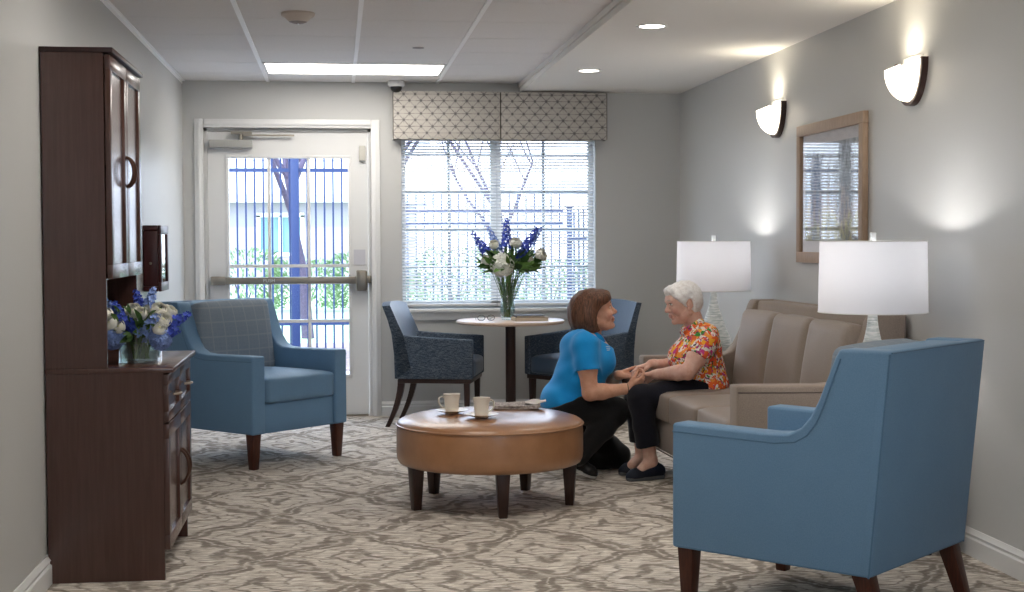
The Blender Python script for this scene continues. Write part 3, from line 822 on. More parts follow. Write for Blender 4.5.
# ---- end tables (mostly behind the sofa and chair)
def end_table(x, y, label):
    t = thing('end_table', label, 'side table', (x, y, 0), 0, 'end tables under the lamps')
    MB().add(box(-.20, .20, -.20, .20, .535, .56, .006)).build('table_top', M['espresso'], t)
    MB().add(box(-.175, .175, -.175, .175, .46, .535, .003)).build('apron', M['espresso'], t)
    MB().add(box(-.175, .175, -.175, .175, .16, .18, .003)).build('shelf', M['espresso'], t)
    for a in (-1, 1):
        for b in (-1, 1): MB().add(taper_leg(a*.17, b*.17, .50, .04, .03)).build('leg', M['espresso'], t)
end_table(2.23, 8.30, 'dark end table between the sofa and the back corner')
end_table(2.195, 5.66, 'dark end table between the sofa and the near blue armchair')

# ---- table lamps
def lamp(x, y, label):
    t = thing('table_lamp', label, 'table lamp', (x, y, .56), 0, 'white drum-shade table lamps')
    zs0, zs1 = .420, .712
    prof = [(.0001, 0), (.098, 0), (.10, .006), (.098, .014), (.102, .02), (.108, .06), (.108, .10), (.098, .14), (.078, .19), (.054, .25), (.034, .31), (.024, .36), (.020, .40), (.019, .43)]
    P = []
    for i in range(len(prof)-1):
        (r0, z0), (r1, z1) = prof[i], prof[i+1]; n = max(1, int((z1-z0)/.004))
        for k in range(n): P.append((r0+(r1-r0)*k/n, z0+(z1-z0)*k/n))
    P.append(prof[-1])
    MB().add(lathe(P, 40)).build('body', M['lamp_glass'], t, angle=80)
    MB().add(lathe([(.014, .43), (.014, .50), (.006, .505), (.006, .71)], 14)).build('stem', M['chrome'], t)
    sh = MB().add(lathe([(.222, zs0), (.216, zs1)], 64)).build('lamp_shade', M['shade'], t)
    for rr, z in ((.222, zs0), (.216, zs1)): MB().add(tube([(rr*math.cos(2*math.pi*k/64), rr*math.sin(2*math.pi*k/64), z) for k in range(64)], .0025, 6, closed=True)).build('shade_ring', M['white'], sh)
    mb = MB()
    for k in range(3):
        a = 2*math.pi*k/3+.4; mb.add(tube([(0, 0, zs1-.012), (.215*math.cos(a), .215*math.sin(a), zs1-.006)], .0018, 6))
    mb.build('shade_spider', M['white'], sh)
    MB().add(box(-.011, .011, -.011, .011, zs1-.008, zs1+.036, .003)).build('finial', paint('frosted acrylic', '#e3e8ea', .3), t)
    MB().add(lathe([(.012, .50), (.016, .52), (.030, .56), (.030, .585), (.018, .61), (.0001, .618)], 18)).build('bulb', emit('lit lamp bulb', '#fff0dc', 3), t)
    l_ = bpy.data.lights.new('lamp_bulb_light', 'POINT'); l_.energy = 7.0; l_.color = (1, .97, .94); l_.shadow_soft_size = .03
    o = bpy.data.objects.new('lamp_bulb_light', l_); link(o, t); o.location = (0, 0, .635)
def _lampglass():
    q = NT('pearl ribbed lamp body'); q.set(.3, .5)
    f = q.noise(q.coord((20, 20, 160)), 1, 3); q.col(q.ramp(f, [(.32, '#a9b6b4'), (.55, '#d9dedb'), (.7, '#f0f1ee')]))
    sp = q.n('SeparateXYZ'); q.l(q.coord(), sp.inputs[0])
    q.bump(q.math('ADD', q.math('SINE', q.math('MULTIPLY', sp.outputs['Z'], 520)), q.math('MULTIPLY', f, 1.5)), .5, .002); return q.m
M['lamp_glass'] = _lampglass()
lamp(2.230, 8.30, 'white drum-shade table lamp in the back corner behind the seated woman')
lamp(2.195, 5.66, 'white drum-shade table lamp above the near blue armchair')

# ================================================================== SMALL THINGS
def cup(x, y, rot, label, slabel):
    s_ = MB().add(lathe([(.0001, .002), (.035, .002), (.038, .006), (.06, .010), (.080, .017), (.081, .0185), (.060, .013), (.036, .009), (.0001, .008)], 48)).build('saucer', M['china'], None, loc=(x, y, .4435))
    tag(s_, slabel, 'saucer', 'saucers on the ottoman')
    t = thing('coffee_cup', label, 'cup', (x, y, .452), rot, 'coffee cups on the ottoman')
    MB().add(lathe([(.0001, .0), (.030, .0), (.0315, .003), (.033, .01), (.036, .06), (.041, .084), (.042, .087), (.0395, .086), (.0345, .06), (.031, .012), (.0001, .007)], 44)).build('body', M['china'], t)
    MB().add(tube([(.036, 0, .070), (.050, 0, .074), (.062, 0, .066), (.064, 0, .050), (.058, 0, .034), (.046, 0, .022), (.034, 0, .020)], [.0048, .0046, .0046, .0046, .0046, .0046, .0048], 8)).build('handle', M['china'], t)
    MB().add(lathe([(.0001, .066), (.035, .066)], 30)).build('coffee', paint('black coffee', '#2a1710', .15), t)
cup(.672, 6.69, R(15), 'ivory coffee cup nearer the camera with its handle to the right', 'saucer under the cup nearer the camera')
cup(.546, 6.875, R(172), 'ivory coffee cup farther back with its handle to the left', 'saucer under the cup farther back')

# folded newspaper: a few wavy folded sheets
def _news():
    q = NT('newsprint'); q.set(.85, .15)
    f = q.noise(q.coord((60, 14, 60)), 1.3, 4, .7); q.col(q.ramp(f, [(.35, '#8a7f7a'), (.55, '#b5aaa5'), (.7, '#d0c8c2')])); return q.m
t = thing('folded_newspaper', 'folded newspaper lying on the ottoman', 'newspaper', (.90, 7.07, .444), R(-8))
def sheet(x0, x1, y0, y1, z, amp, seed, th=.004):
    rnd = random.Random(seed); n = 10; v = []; f = []
    ph = rnd.random()*6
    for lay in (0, 1):
        for i in range(n+1):
            for j in range(n+1):
                x = x0+(x1-x0)*i/n; y = y0+(y1-y0)*j/n
                zz = z + amp*(.5+.5*math.sin(ph+i*.7+j*.35)) + amp*.8*(i/n)**2
                v.append((x, y, zz+(th if lay else 0)))
    m_ = (n+1)**2
    for i in range(n):
        for j in range(n):
            p = i*(n+1)+j; f.append((p, p+1, p+n+2, p+n+1)); f.append((m_+p, m_+p+n+1, m_+p+n+2, m_+p+1))
    rim = [i*(n+1) for i in range(n+1)] + [n*(n+1)+j for j in range(1, n+1)] + [i*(n+1)+n for i in range(n-1, -1, -1)] + [j for j in range(n-1, 0, -1)]
    for a, b in zip(rim, rim[1:]+rim[:1]): f.append((a, b, b+m_, a+m_))
    return v, f
np_m = _news()
MB().add(sheet(-.13, .10, -.11, .11, .001, .003, 1, .006)).build('lower_fold', np_m, t)
MB().add(sheet(-.125, .105, -.10, .10, .009, .004, 2, .006)).build('upper_fold', np_m, t)
MB().add(sheet(.03, .135, -.07, .09, .018, .010, 3, .004)).build('curled_corner', paint('curled newsprint', '#cfc7c1', .85), t)

# books and reading glasses on the cafe table
def book(x, y, z, rot, sx_, sy_, th, cov, label):
    t = thing('book', label, 'book', (x, y, z), rot, 'books on the round table')
    mb = MB().add(box(-sx_/2, sx_/2, -sy_/2, sy_/2, 0, .003, .001)).add(box(-sx_/2, sx_/2, -sy_/2, sy_/2, th-.003, th, .001)).add(box(-sx_/2, -sx_/2+.004, -sy_/2, sy_/2, .002, th-.002))
    mb.build('cover', cov, t); MB().add(box(-sx_/2+.003, sx_/2-.004, -sy_/2+.004, sy_/2-.004, .003, th-.003)).build('pages', paint('book pages', '#d8cfc0', .9), t)
book(1.325, 9.80, .726, R(4), .235, .17, .026, paint('tan book cloth', '#b3a590', .7), 'thick tan book, the lower of the two on the round table')
book(1.318, 9.80, .752, R(2), .20, .14, .013, paint('charcoal book cloth', '#3c3a3d', .6), 'thin charcoal book, the upper of the two on the round table')
t = thing('reading_glasses', 'thin-framed reading glasses lying on the round table', 'glasses', (1.02, 9.80, .726), R(5))
M['gl_frame'] = paint('grey horn frame', '#6d6a68', .3)
mb = MB()
for s_ in (-1, 1):
    mb.add(tube([(s_*.034+.025*math.cos(2*math.pi*k/24), 0, .022+.019*math.sin(2*math.pi*k/24)) for k in range(24)], .0022, 6, closed=True))
mb.add(tube([(-.010, 0, .026), (0, 0, .029), (.010, 0, .026)], .0022, 6)); mb.build('rims', M['gl_frame'], t)
for s_ in (-1, 1):
    MB().add(tube([(s_*.059, 0, .027), (s_*.064, .01, .027), (s_*.058, .08, .020), (s_*.050, .12, .004)], .0018, 6)).build('temple', M['gl_frame'], t)
    MB().add(([(s_*.034+.023*math.cos(2*math.pi*k/24), .0, .022+.017*math.sin(2*math.pi*k/24)) for k in range(24)], [tuple(range(24))])).build('lens', M['clear'], t, smooth=False)

# ================================================================== FLOWERS
M['stem'] = paint('green stem', '#6f8a46', .6, .3)
M['leafg'] = paint('leaf green', '#5f8140', .55, .3, var=.3, sc=30)
M['leafd'] = paint('dark leaf green', '#385629', .55, .3, var=.3, sc=30)
M['pet_w'] = paint('cream petal', '#f7f5ec', .7, .2)
M['pet_c'] = paint('pale yellow heart', '#e4e4bb', .7, .2)
M['pet_b'] = paint('violet blue petal', '#4557b8', .7, .2, var=.25, sc=60)
M['pet_lb'] = paint('pale blue petal', '#8aa3dc', .7, .2, var=.2, sc=60)
M['pet_h'] = paint('hydrangea petal', '#e6e8de', .7, .2, var=.1, sc=60)
rf = random.Random(11)

def frame_of(d):
    d = Vector(d).normalized(); u = d.orthogonal().normalized(); return Matrix((u, d.cross(u), d)).transposed().to_4x4()
def leaf_blade(ln, wd, curl=.25, n=7):
    v = []; f = []
    for i in range(n+1):
        s_ = i/n; w_ = wd*math.sin(math.pi*min(.98, .04+.94*s_))**.8/2; z = ln*s_; x = -curl*ln*s_*s_
        v += [(x+.15*w_, -w_, z), (x, 0, z), (x+.15*w_, w_, z)]
    for i in range(n):
        a = i*3; f += [(a, a+1, a+4, a+3), (a+1, a+2, a+5, a+4)]
    return v, f
def ranunculus(r_):
    mb = MB()
    for lay, (rr, half, off, n) in enumerate(((1.0, 1.95, 0, 6), (.86, 2.25, .5, 6), (.68, 2.45, .2, 5), (.46, 2.6, .7, 4))):
        R_ = r_*rr
        for k in range(n):
            a0 = 2*math.pi*(k+off)/n; hw_ = math.pi/n*1.35; v = []; f = []
            for i in range(6):
                th = .25+ (half-.25)*i/5
                for j in range(5):
                    q = (j/4-.5)*2; an = a0+q*hw_*math.sin(min(1.5, th)); t2 = th*(1-.10*q*q)
                    rr2 = R_*(1+.06*(j == 2) + .10*(i/5)**2*(lay == 0))
                    v.append((rr2*math.sin(t2)*math.cos(an), rr2*math.sin(t2)*math.sin(an), -rr2*math.cos(t2)))
            for i in range(5):
                for j in range(4): p = i*5+j; f.append((p, p+1, p+6, p+5))
            mb.add((v, f), 0)
    mb.add(lathe([(r_*.22, -.1*r_), (r_*.22, .16*r_), (r_*.12, .26*r_), (.0001, .29*r_)], 12), 1)
    return mb, [M['pet_w'], M['pet_c']]
def floret(sz, n=5, cup=.35):
    v = []; f = []
    for k in range(n):
        a = 2*math.pi*k/n; c_, s_ = math.cos(a), math.sin(a); b = len(v)
        for rr, ww, zz in ((.08, .12, 0), (.55, .38, cup*.4), (.95, .26, cup*.75), (1.05, .0, cup*.7)):
            for sg in ((-1, 1) if ww > 0 else (0,)):
                x, y = rr, ww*sg; v.append(((x*c_-y*s_)*sz, (x*s_+y*c_)*sz, zz*sz))
        f += [(b, b+1, b+3, b+2), (b+2, b+3, b+5, b+4), (b+4, b+5, b+6)]
    return v, f
def hydrangea(r_, n=90):
    mb = MB()
    for i in range(n):
        z = 1-1.55*(i+.5)/n; a = i*2.39996; q = math.sqrt(max(0, 1-z*z)); d = Vector((q*math.cos(a), q*math.sin(a), z))
        jit = r_*(.92+.12*rf.random())
        mb.add(floret(r_*.30, 4, .2), M=Matrix.Translation(d*jit) @ frame_of(d) @ Matrix.Rotation(rf.random()*6, 4, 'Z'))
    mb.add(lathe([(.0001, -.6*r_), (r_*.7, -.3*r_), (r_*.85, .1*r_), (r_*.6, .6*r_), (.0001, .85*r_)], 16)); return mb
def spike(ln, rad, n=30, sz=.017):
    mb = MB()
    for i in range(n):
        s_ = i/(n-1); a = i*2.39996; rr = rad*(1-.75*s_)+.004; z = -ln*.5+ln*s_
        d = Vector((math.cos(a), math.sin(a), .35+.4*s_))
        mb.add(floret(sz*(1-.55*s_), 5, .45), M=Matrix.Translation((math.cos(a)*rr, math.sin(a)*rr, z)) @ frame_of(d))
    mb.add(tube([(0, 0, -ln*.55), (0, 0, ln*.52)], [.003, .0012], 5)); return mb
def flower(kind, foot, head, size, label, group, pal='pet_b', lean=None):
    """foot: stem end inside the vase; head: middle of the bloom"""
    t = thing('flower_stem', label, 'flower', foot, 0, group)
    h = Vector(head)-Vector(foot); mid = Vector((h.x*.22, h.y*.22, h.z*.6))
    d = (h-mid).normalized()
    pts = [Vector((0, 0, 0)), mid*.5, mid, mid+(h-mid)*.55, h - d*size*.3]
    MB().add(tube(pts, [.0034, .0034, .0032, .0028, .002], 6)).build('stem', M['stem'], t)
    Mx = Matrix.Translation(h) @ frame_of(lean or d)
    if kind == 'ranunculus': mb, mm = ranunculus(size); MB().add((mb.v, mb.f), M=Mx); q = MB(); q.v = [tuple(Mx @ Vector(p)) for p in mb.v]; q.f = mb.f; q.mi = mb.mi; q.build('bloom', mm, t, angle=80)
    elif kind == 'hydrangea': mb = hydrangea(size); MB().add((mb.v, mb.f), M=Mx).build('bloom', M[pal], t, smooth=False)
    else: mb = spike(size*2, .02*size/.07, max(16, int(size*420)), .021); MB().add((mb.v, mb.f), M=Mx).build('bloom', M[pal], t, smooth=False)
    return t
def greenery(name, label, cen, foot, n, rad, up, seed, mats=('leafg', 'leafd'), lw=(.07, .12)):
    rg = random.Random(seed); mb = MB(); foot = Vector(foot); cen = Vector(cen)
    for i in range(n):
        a = rg.random()*2*math.pi; el = rg.uniform(-.35, .95); rr = rg.uniform(.45, 1.0)
        tip = cen + Vector((math.cos(a)*math.cos(el)*rad*rr, math.sin(a)*math.cos(el)*rad*rr*.8, math.sin(el)*up*rr))
        d = (tip-cen).normalized() if (tip-cen).length > 1e-4 else Vector((0, 0, 1))
        ln = rg.uniform(*lw); base = tip - d*ln*.6
        mb.add(leaf_blade(ln, ln*rg.uniform(.24, .40), rg.uniform(.0, .5)), rg.randrange(2), Matrix.Translation(base) @ frame_of((d+Vector((0, 0, .15))).normalized()) @ Matrix.Rotation(rg.random()*6, 4, 'Z'))
        if i % 5 == 0: mb.add(tube([foot, foot+(base-foot)*.5+Vector((0, 0, .02)), base], [.0022, .002, .0012], 5), 0)
    o = mb.build(name, [M[k] for k in mats], None, angle=60); tag(o, label, 'leaves', None, 'stuff'); return o

# tall clear vase on the cafe table
vx, vy, vz = 1.185, 9.93, .726
t = thing('glass_vase', 'tall clear waisted glass vase on the round table', 'vase', (vx, vy, vz))
MB().add(lathe([(.0001, .002), (.040, .002), (.046, .01), (.054, .05), (.055, .09), (.046, .14), (.035, .18), (.034, .20), (.042, .235), (.056, .262)], 40)).add(lathe([(.0001, .014), (.044, .016), (.050, .05), (.051, .09), (.042, .14), (.031, .18), (.030, .20), (.038, .235), (.053, .262)], 40)).build('body', M['clear'], t, angle=80)
MB().add(lathe([(.0001, .0165), (.042, .0165), (.048, .05), (.049, .09), (.042, .13), (.0001, .13)], 32)).build('water', M['clear'], t, angle=80)
GT = 'flowers in the tall vase'
def vt(x, z, y=0.0): return (vx+x, vy+y, vz+z)
def ft(): return (vx+rf.uniform(-.02, .02), vy+rf.uniform(-.02, .02), vz+.02)
flower('spike', ft(), vt(-.20, .545, -.02), .085, 'blue delphinium spike leaning farthest left in the tall vase', GT)
flower('spike', ft(), vt(-.095, .57, .05), .085, 'pale blue delphinium spike left of centre in the tall vase', GT, 'pet_lb')
flower('spike', ft(), vt(-.005, .61, .0), .10, 'tallest blue delphinium spike in the tall vase', GT)
flower('spike', ft(), vt(.165, .565, .03), .095, 'blue delphinium spike leaning right in the tall vase', GT)
flower('spike', ft(), vt(.105, .49, -.05), .075, 'short blue delphinium spike beside the hydrangea in the tall vase', GT)
flower('spike', ft(), vt(.215, .60, .06), .06, 'pale blue delphinium tip at the far right of the tall vase', GT, 'pet_lb')
flower('hydrangea', ft(), vt(-.045, .385, -.07), .080, 'big white hydrangea head at the front of the tall vase', GT, 'pet_h', (-.2, -1, .25))
flower('ranunculus', ft(), vt(-.155, .42, -.04), .036, 'white bloom left of the hydrangea in the tall vase', GT, lean=(-.8, -.6, .5))
flower('ranunculus', ft(), vt(-.10, .53, -.03), .034, 'white bloom among the left spikes in the tall vase', GT, lean=(-.3, -.6, .8))
flower('ranunculus', ft(), vt(.055, .54, -.03), .042, 'white bloom at the top middle of the tall vase', GT, lean=(.1, -.5, .9))
flower('ranunculus', ft(), vt(.235, .455, -.04), .044, 'white bloom at the far right of the tall vase', GT, lean=(.8, -.7, .4))
flower('ranunculus', ft(), vt(.150, .43, -.06), .026, 'small white bud right of the hydrangea in the tall vase', GT, lean=(.4, -.8, .4))
greenery('bouquet_greenery', 'green leaves spilling around the flowers of the tall vase', vt(0.02, .375), vt(0, .03), 260, .235, .15, 3, ('leafg', 'leafd'), (.06, .12))

# square vase on the hutch counter
sxv, syv, szv = -.770, 5.725, .808
t = thing('glass_vase', 'square clear glass vase on the cabinet counter', 'vase', (sxv, syv, szv), R(-6))
def sq(h, z0, z1, r_=.012):
    v = []; f = []; P0 = rrect(h, h, z0, r_, 3); P1 = rrect(h, h, z1, r_, 3); n = len(P0)
    return P0+P1, [(i, (i+1) % n, n+(i+1) % n, n+i) for i in range(n)]
mb = MB().add(sq(.070, .0, .105)).add(sq(.065, .008, .105, .009)).add(box(-.069, .069, -.069, .069, .001, .008))
mb.build('body', M['clear'], t)
MB().add(box(-.064, .064, -.064, .064, .009, .075, .006)).build('water', M['clear'], t)
GS = 'flowers in the square vase'
def sv(x, z, y=0.0): return (sxv+x, syv+y, szv+z)
def fs(): return (sxv+rf.uniform(-.035, .035), syv+rf.uniform(-.035, .035), szv+.015)
W_ = [(-.125, .185, -.05, .032, 'white bloom at the far left, the upper of two, in the square vase'), (-.105, .160, -.08, .030, 'white bloom at the far left, the lower of two, in the square vase'), (-.070, .145, -.09, .026, 'white bloom low left of centre in the square vase'),
      (-.022, .205, -.03, .030, 'white bloom at the top middle in the square vase'), (.012, .195, -.06, .025, 'half open white bloom right of the middle in the square vase'), (.078, .205, -.02, .032, 'white bloom at the upper right in the square vase'),
      (.095, .170, -.06, .032, 'pale yellow-hearted bloom in the right cluster of the square vase'), (.085, .140, -.09, .028, 'white bloom lowest in the right cluster of the square vase'), (.115, .200, .02, .026, 'white bloom behind the right cluster of the square vase'), (.035, .215, .03, .022, 'small white bloom at the back of the square vase')]
for x, z, y, r_, lb in W_: flower('ranunculus', fs(), sv(x, z, y), r_, lb, GS, lean=(x*4, y*6-.4, .6))
for x, z, y, sz_, pal, lb in ((-.075, .19, .0, .055, 'pet_b', 'blue delphinium spike left of the middle in the square vase'), (-.045, .165, -.06, .05, 'pet_b', 'blue delphinium spike at the front left in the square vase'), (-.01, .235, .04, .045, 'pet_b', 'blue delphinium spike rising at the back of the square vase'),
                            (.045, .15, -.08, .065, 'pet_lb', 'pale blue delphinium spike at the front middle of the square vase'), (.145, .165, -.03, .055, 'pet_b', 'blue delphinium spike reaching right over the rim of the square vase'), (.115, .115, -.07, .05, 'pet_b', 'blue delphinium spike low on the right of the square vase'),
                            (.04, .25, .02, .04, 'pet_lb', 'pale blue delphinium tip at the top of the square vase'), (-.11, .215, .02, .045, 'pet_lb', 'pale blue delphinium spike at the upper left of the square vase')):
    flower('spike', fs(), sv(x, z, y), sz_, lb, GS, pal)
flower('hydrangea', fs(), sv(-.095, .105, -.06), .048, 'blue hydrangea head at the lower left rim of the square vase', GS, 'pet_lb', (-.6, -1, .2))
flower('hydrangea', fs(), sv(.085, .095, -.065), .042, 'blue hydrangea head at the lower right rim of the square vase', GS, 'pet_lb', (.6, -1, .1))
greenery('bouquet_greenery', 'dark leaves among the flowers of the square vase', sv(0, .125), sv(0, .03), 120, .165, .125, 5, ('leafd', 'leafg'), (.04, .08))

# ================================================================== PEOPLE
# Bodies are grown as smooth-blended volumes sampled on a grid and skinned to ONE continuous mesh.
def at(px, py, Y):
    """point on the sight line of a photo pixel at depth Y in the room"""
    a, b = px-512, py-296; u = _r*a + _t*b; v = -_t*a + _r*b
    d = V_R*(u/F_PX) - V_U*(v/F_PX) + V_F
    return Vector((0, 0, CAM_H)) + d*(Y/d.y)

class Vol:
    def __init__(s, lo, hi, h):
        s.h = h; s.lo = np.array(lo, np.float32); n = np.ceil((np.array(hi)-np.array(lo))/h).astype(int)+1
        s.F = np.full(n, .05, np.float32); s.ax = [s.lo[i]+h*np.arange(n[i], dtype=np.float32) for i in range(3)]
    def region(s, lo, hi, mg):
        sl_ = []
        for i in range(3):
            a = int(max(0, math.floor((lo[i]-mg-s.lo[i])/s.h))); b = int(min(s.F.shape[i], math.ceil((hi[i]+mg-s.lo[i])/s.h)+1))
            if b <= a: return None, None
            sl_.append(slice(a, b))
        g = np.meshgrid(*[s.ax[i][sl_[i]] for i in range(3)], indexing='ij', sparse=True); return tuple(sl_), g
    def blend(s, sl_, d, k, sub=False):
        A = s.F[sl_]
        if sub:
            d = -d
            if k <= 0: s.F[sl_] = np.maximum(A, d); return
            h_ = np.clip(.5-.5*(A-d)/k, 0, 1); s.F[sl_] = A*(1-h_)+d*h_+k*h_*(1-h_); return
        if k <= 0: s.F[sl_] = np.minimum(A, d); return
        h_ = np.clip(.5+.5*(A-d)/k, 0, 1); s.F[sl_] = A*(1-h_)+d*h_-k*h_*(1-h_)
    def cone(s, a, b, ra, rb, k=.02, sub=False, cut=None, flat=None):
        """round cone a->b; flat=(axis vector, factor) squeezes it along an axis; cut=[(point, outward normal)]"""
        a = np.array(a, float); b = np.array(b, float); r_ = max(ra, rb)
        sl_, g = s.region(np.minimum(a, b)-r_, np.maximum(a, b)+r_, .035)
        if sl_ is None: return s
        ab = b-a; L2 = max(1e-9, float(ab@ab)); P = [g[i]-a[i] for i in range(3)]
        t_ = np.clip((P[0]*ab[0]+P[1]*ab[1]+P[2]*ab[2])/L2, 0, 1)
        Q = [P[i]-t_*ab[i] for i in range(3)]
        if flat is not None:
            n_ = np.array(flat[0], float); n_ /= np.linalg.norm(n_); q = Q[0]*n_[0]+Q[1]*n_[1]+Q[2]*n_[2]; ex = q*(1/flat[1]-1)
            Q = [Q[i]+ex*n_[i] for i in range(3)]
        d = np.sqrt(Q[0]**2+Q[1]**2+Q[2]**2)-(ra+(rb-ra)*t_)
        if flat is not None: d = d*min(1, flat[1])
        for p, n_ in (cut or []):
            n_ = np.array(n_, float); n_ /= np.linalg.norm(n_); d = np.maximum(d, (g[0]-p[0])*n_[0]+(g[1]-p[1])*n_[1]+(g[2]-p[2])*n_[2])
        s.blend(sl_, d.astype(np.float32), k, sub); return s
    def ell(s, c, r_, k=.02, Rm=None, sub=False):
        c = np.array(c, float); r_ = np.array(r_, float); m_ = r_.max()
        sl_, g = s.region(c-m_, c+m_, .035)
        if sl_ is None: return s
        P = [g[i]-c[i] for i in range(3)]
        if Rm is not None:
            A = np.array(Rm, float); P = [P[0]*A[0, j]+P[1]*A[1, j]+P[2]*A[2, j] for j in range(3)]
        k0 = np.sqrt(sum((P[i]/r_[i])**2 for i in range(3))); k1 = np.sqrt(sum((P[i]/r_[i]**2)**2 for i in range(3)))+1e-9
        s.blend(sl_, (k0*(k0-1)/k1).astype(np.float32), k, sub); return s
    def chain(s, pts, rads, k=.02, **kw):
        for (a, b), (ra, rb) in zip(zip(pts, pts[1:]), zip(rads, rads[1:])): s.cone(a, b, ra, rb, k, **kw)
        return s
    def plane(s, p, n_, k=0.0):
        """keeps the side the normal points away from"""
        n_ = np.array(n_, float); n_ /= np.linalg.norm(n_)
        g = np.meshgrid(*s.ax, indexing='ij', sparse=True)
        s.F = np.maximum(s.F, ((g[0]-p[0])*n_[0]+(g[1]-p[1])*n_[1]+(g[2]-p[2])*n_[2]).astype(np.float32)); return s
    def ripple(s, amp, waves):
        g = np.meshgrid(*s.ax, indexing='ij', sparse=True); t_ = 0
        for (kx, ky, kz, ph) in waves: t_ = t_ + np.sin(g[0]*kx+g[1]*ky+g[2]*kz+ph)
        s.F += (amp*t_/len(waves)).astype(np.float32); return s
    def mesh(s):
        F = s.F; S = F < 0; n = F.shape
        cs = np.zeros([q-1 for q in n], np.int8); off = [(i, j, k) for i in (0, 1) for j in (0, 1) for k in (0, 1)]
        for i, j, k in off: cs += S[i:n[0]-1+i, j:n[1]-1+j, k:n[2]-1+k]
        I = np.argwhere((cs > 0) & (cs < 8)); idx = np.full(cs.shape, -1, np.int32); idx[tuple(I.T)] = np.arange(len(I))
        acc = np.zeros((len(I), 3), np.float64); cnt = np.zeros(len(I))
        for a in off:
            for ax_ in range(3):
                if a[ax_]: continue
                b = list(a); b[ax_] = 1
                fa = F[tuple((I+a).T)]; fb = F[tuple((I+b).T)]; mk = (fa < 0) != (fb < 0)
                t_ = np.where(mk, fa/np.where(mk, fa-fb, 1), 0); p = np.tile(np.array(a, float), (len(I), 1)); p[:, ax_] = t_
                acc += p*mk[:, None]; cnt += mk
        V = (I+acc/np.maximum(cnt, 1)[:, None])*s.h+s.lo
        Q = []
        for ax_ in range(3):
            u, w_ = (ax_+1) % 3, (ax_+2) % 3
            A = [slice(None)]*3; B = [slice(None)]*3; A[ax_] = slice(0, -1); B[ax_] = slice(1, None)
            D = S[tuple(A)] != S[tuple(B)]; E_ = np.argwhere(D)
            ok = (E_[:, u] > 0) & (E_[:, w_] > 0) & (E_[:, u] < n[u]-1) & (E_[:, w_] < n[w_]-1); E_ = E_[ok]
            ins = S[tuple(E_.T)]
            def cell(du, dw): q = E_.copy(); q[:, u] -= du; q[:, w_] -= dw; return idx[tuple(q.T)]
            q = np.stack([cell(1, 1), cell(0, 1), cell(0, 0), cell(1, 0)], 1)
            q[~ins] = q[~ins][:, ::-1]; Q.append(q)
        Q = np.concatenate(Q); return V, Q
    def build(s, name, mats, parent=None, pick=None, smooth=1, origin=None):
        V, Q = s.mesh()
        for _ in range(smooth):      # light relaxation
            acc = np.zeros_like(V); cnt = np.zeros(len(V))
            for a in range(4):
                for b in (Q[:, (a+1) % 4], Q[:, (a+3) % 4]): np.add.at(acc, Q[:, a], V[b]); np.add.at(cnt, Q[:, a], 1)
            V = V*.5+.5*acc/np.maximum(cnt, 1)[:, None]
        if origin is not None: V = V-np.array(origin)
        me = bpy.data.meshes.new(name); me.vertices.add(len(V)); me.vertices.foreach_set('co', V.astype(np.float32).ravel())
        me.loops.add(len(Q)*4); me.loops.foreach_set('vertex_index', Q.astype(np.int32).ravel())
        me.polygons.add(len(Q)); me.polygons.foreach_set('loop_start', np.arange(0, len(Q)*4, 4, dtype=np.int32))
        if not isinstance(mats, (list, tuple)): mats = [mats]
        for m_ in mats: me.materials.append(m_)
        if pick is not None:
            cen = V[Q].mean(1)+(np.array(origin) if origin is not None else 0); me.polygons.foreach_set('material_index', pick(cen).astype(np.int32))
        me.update(calc_edges=True); me.validate(); me.shade_smooth()
        o = bpy.data.objects.new(name, me); link(o, parent); return o

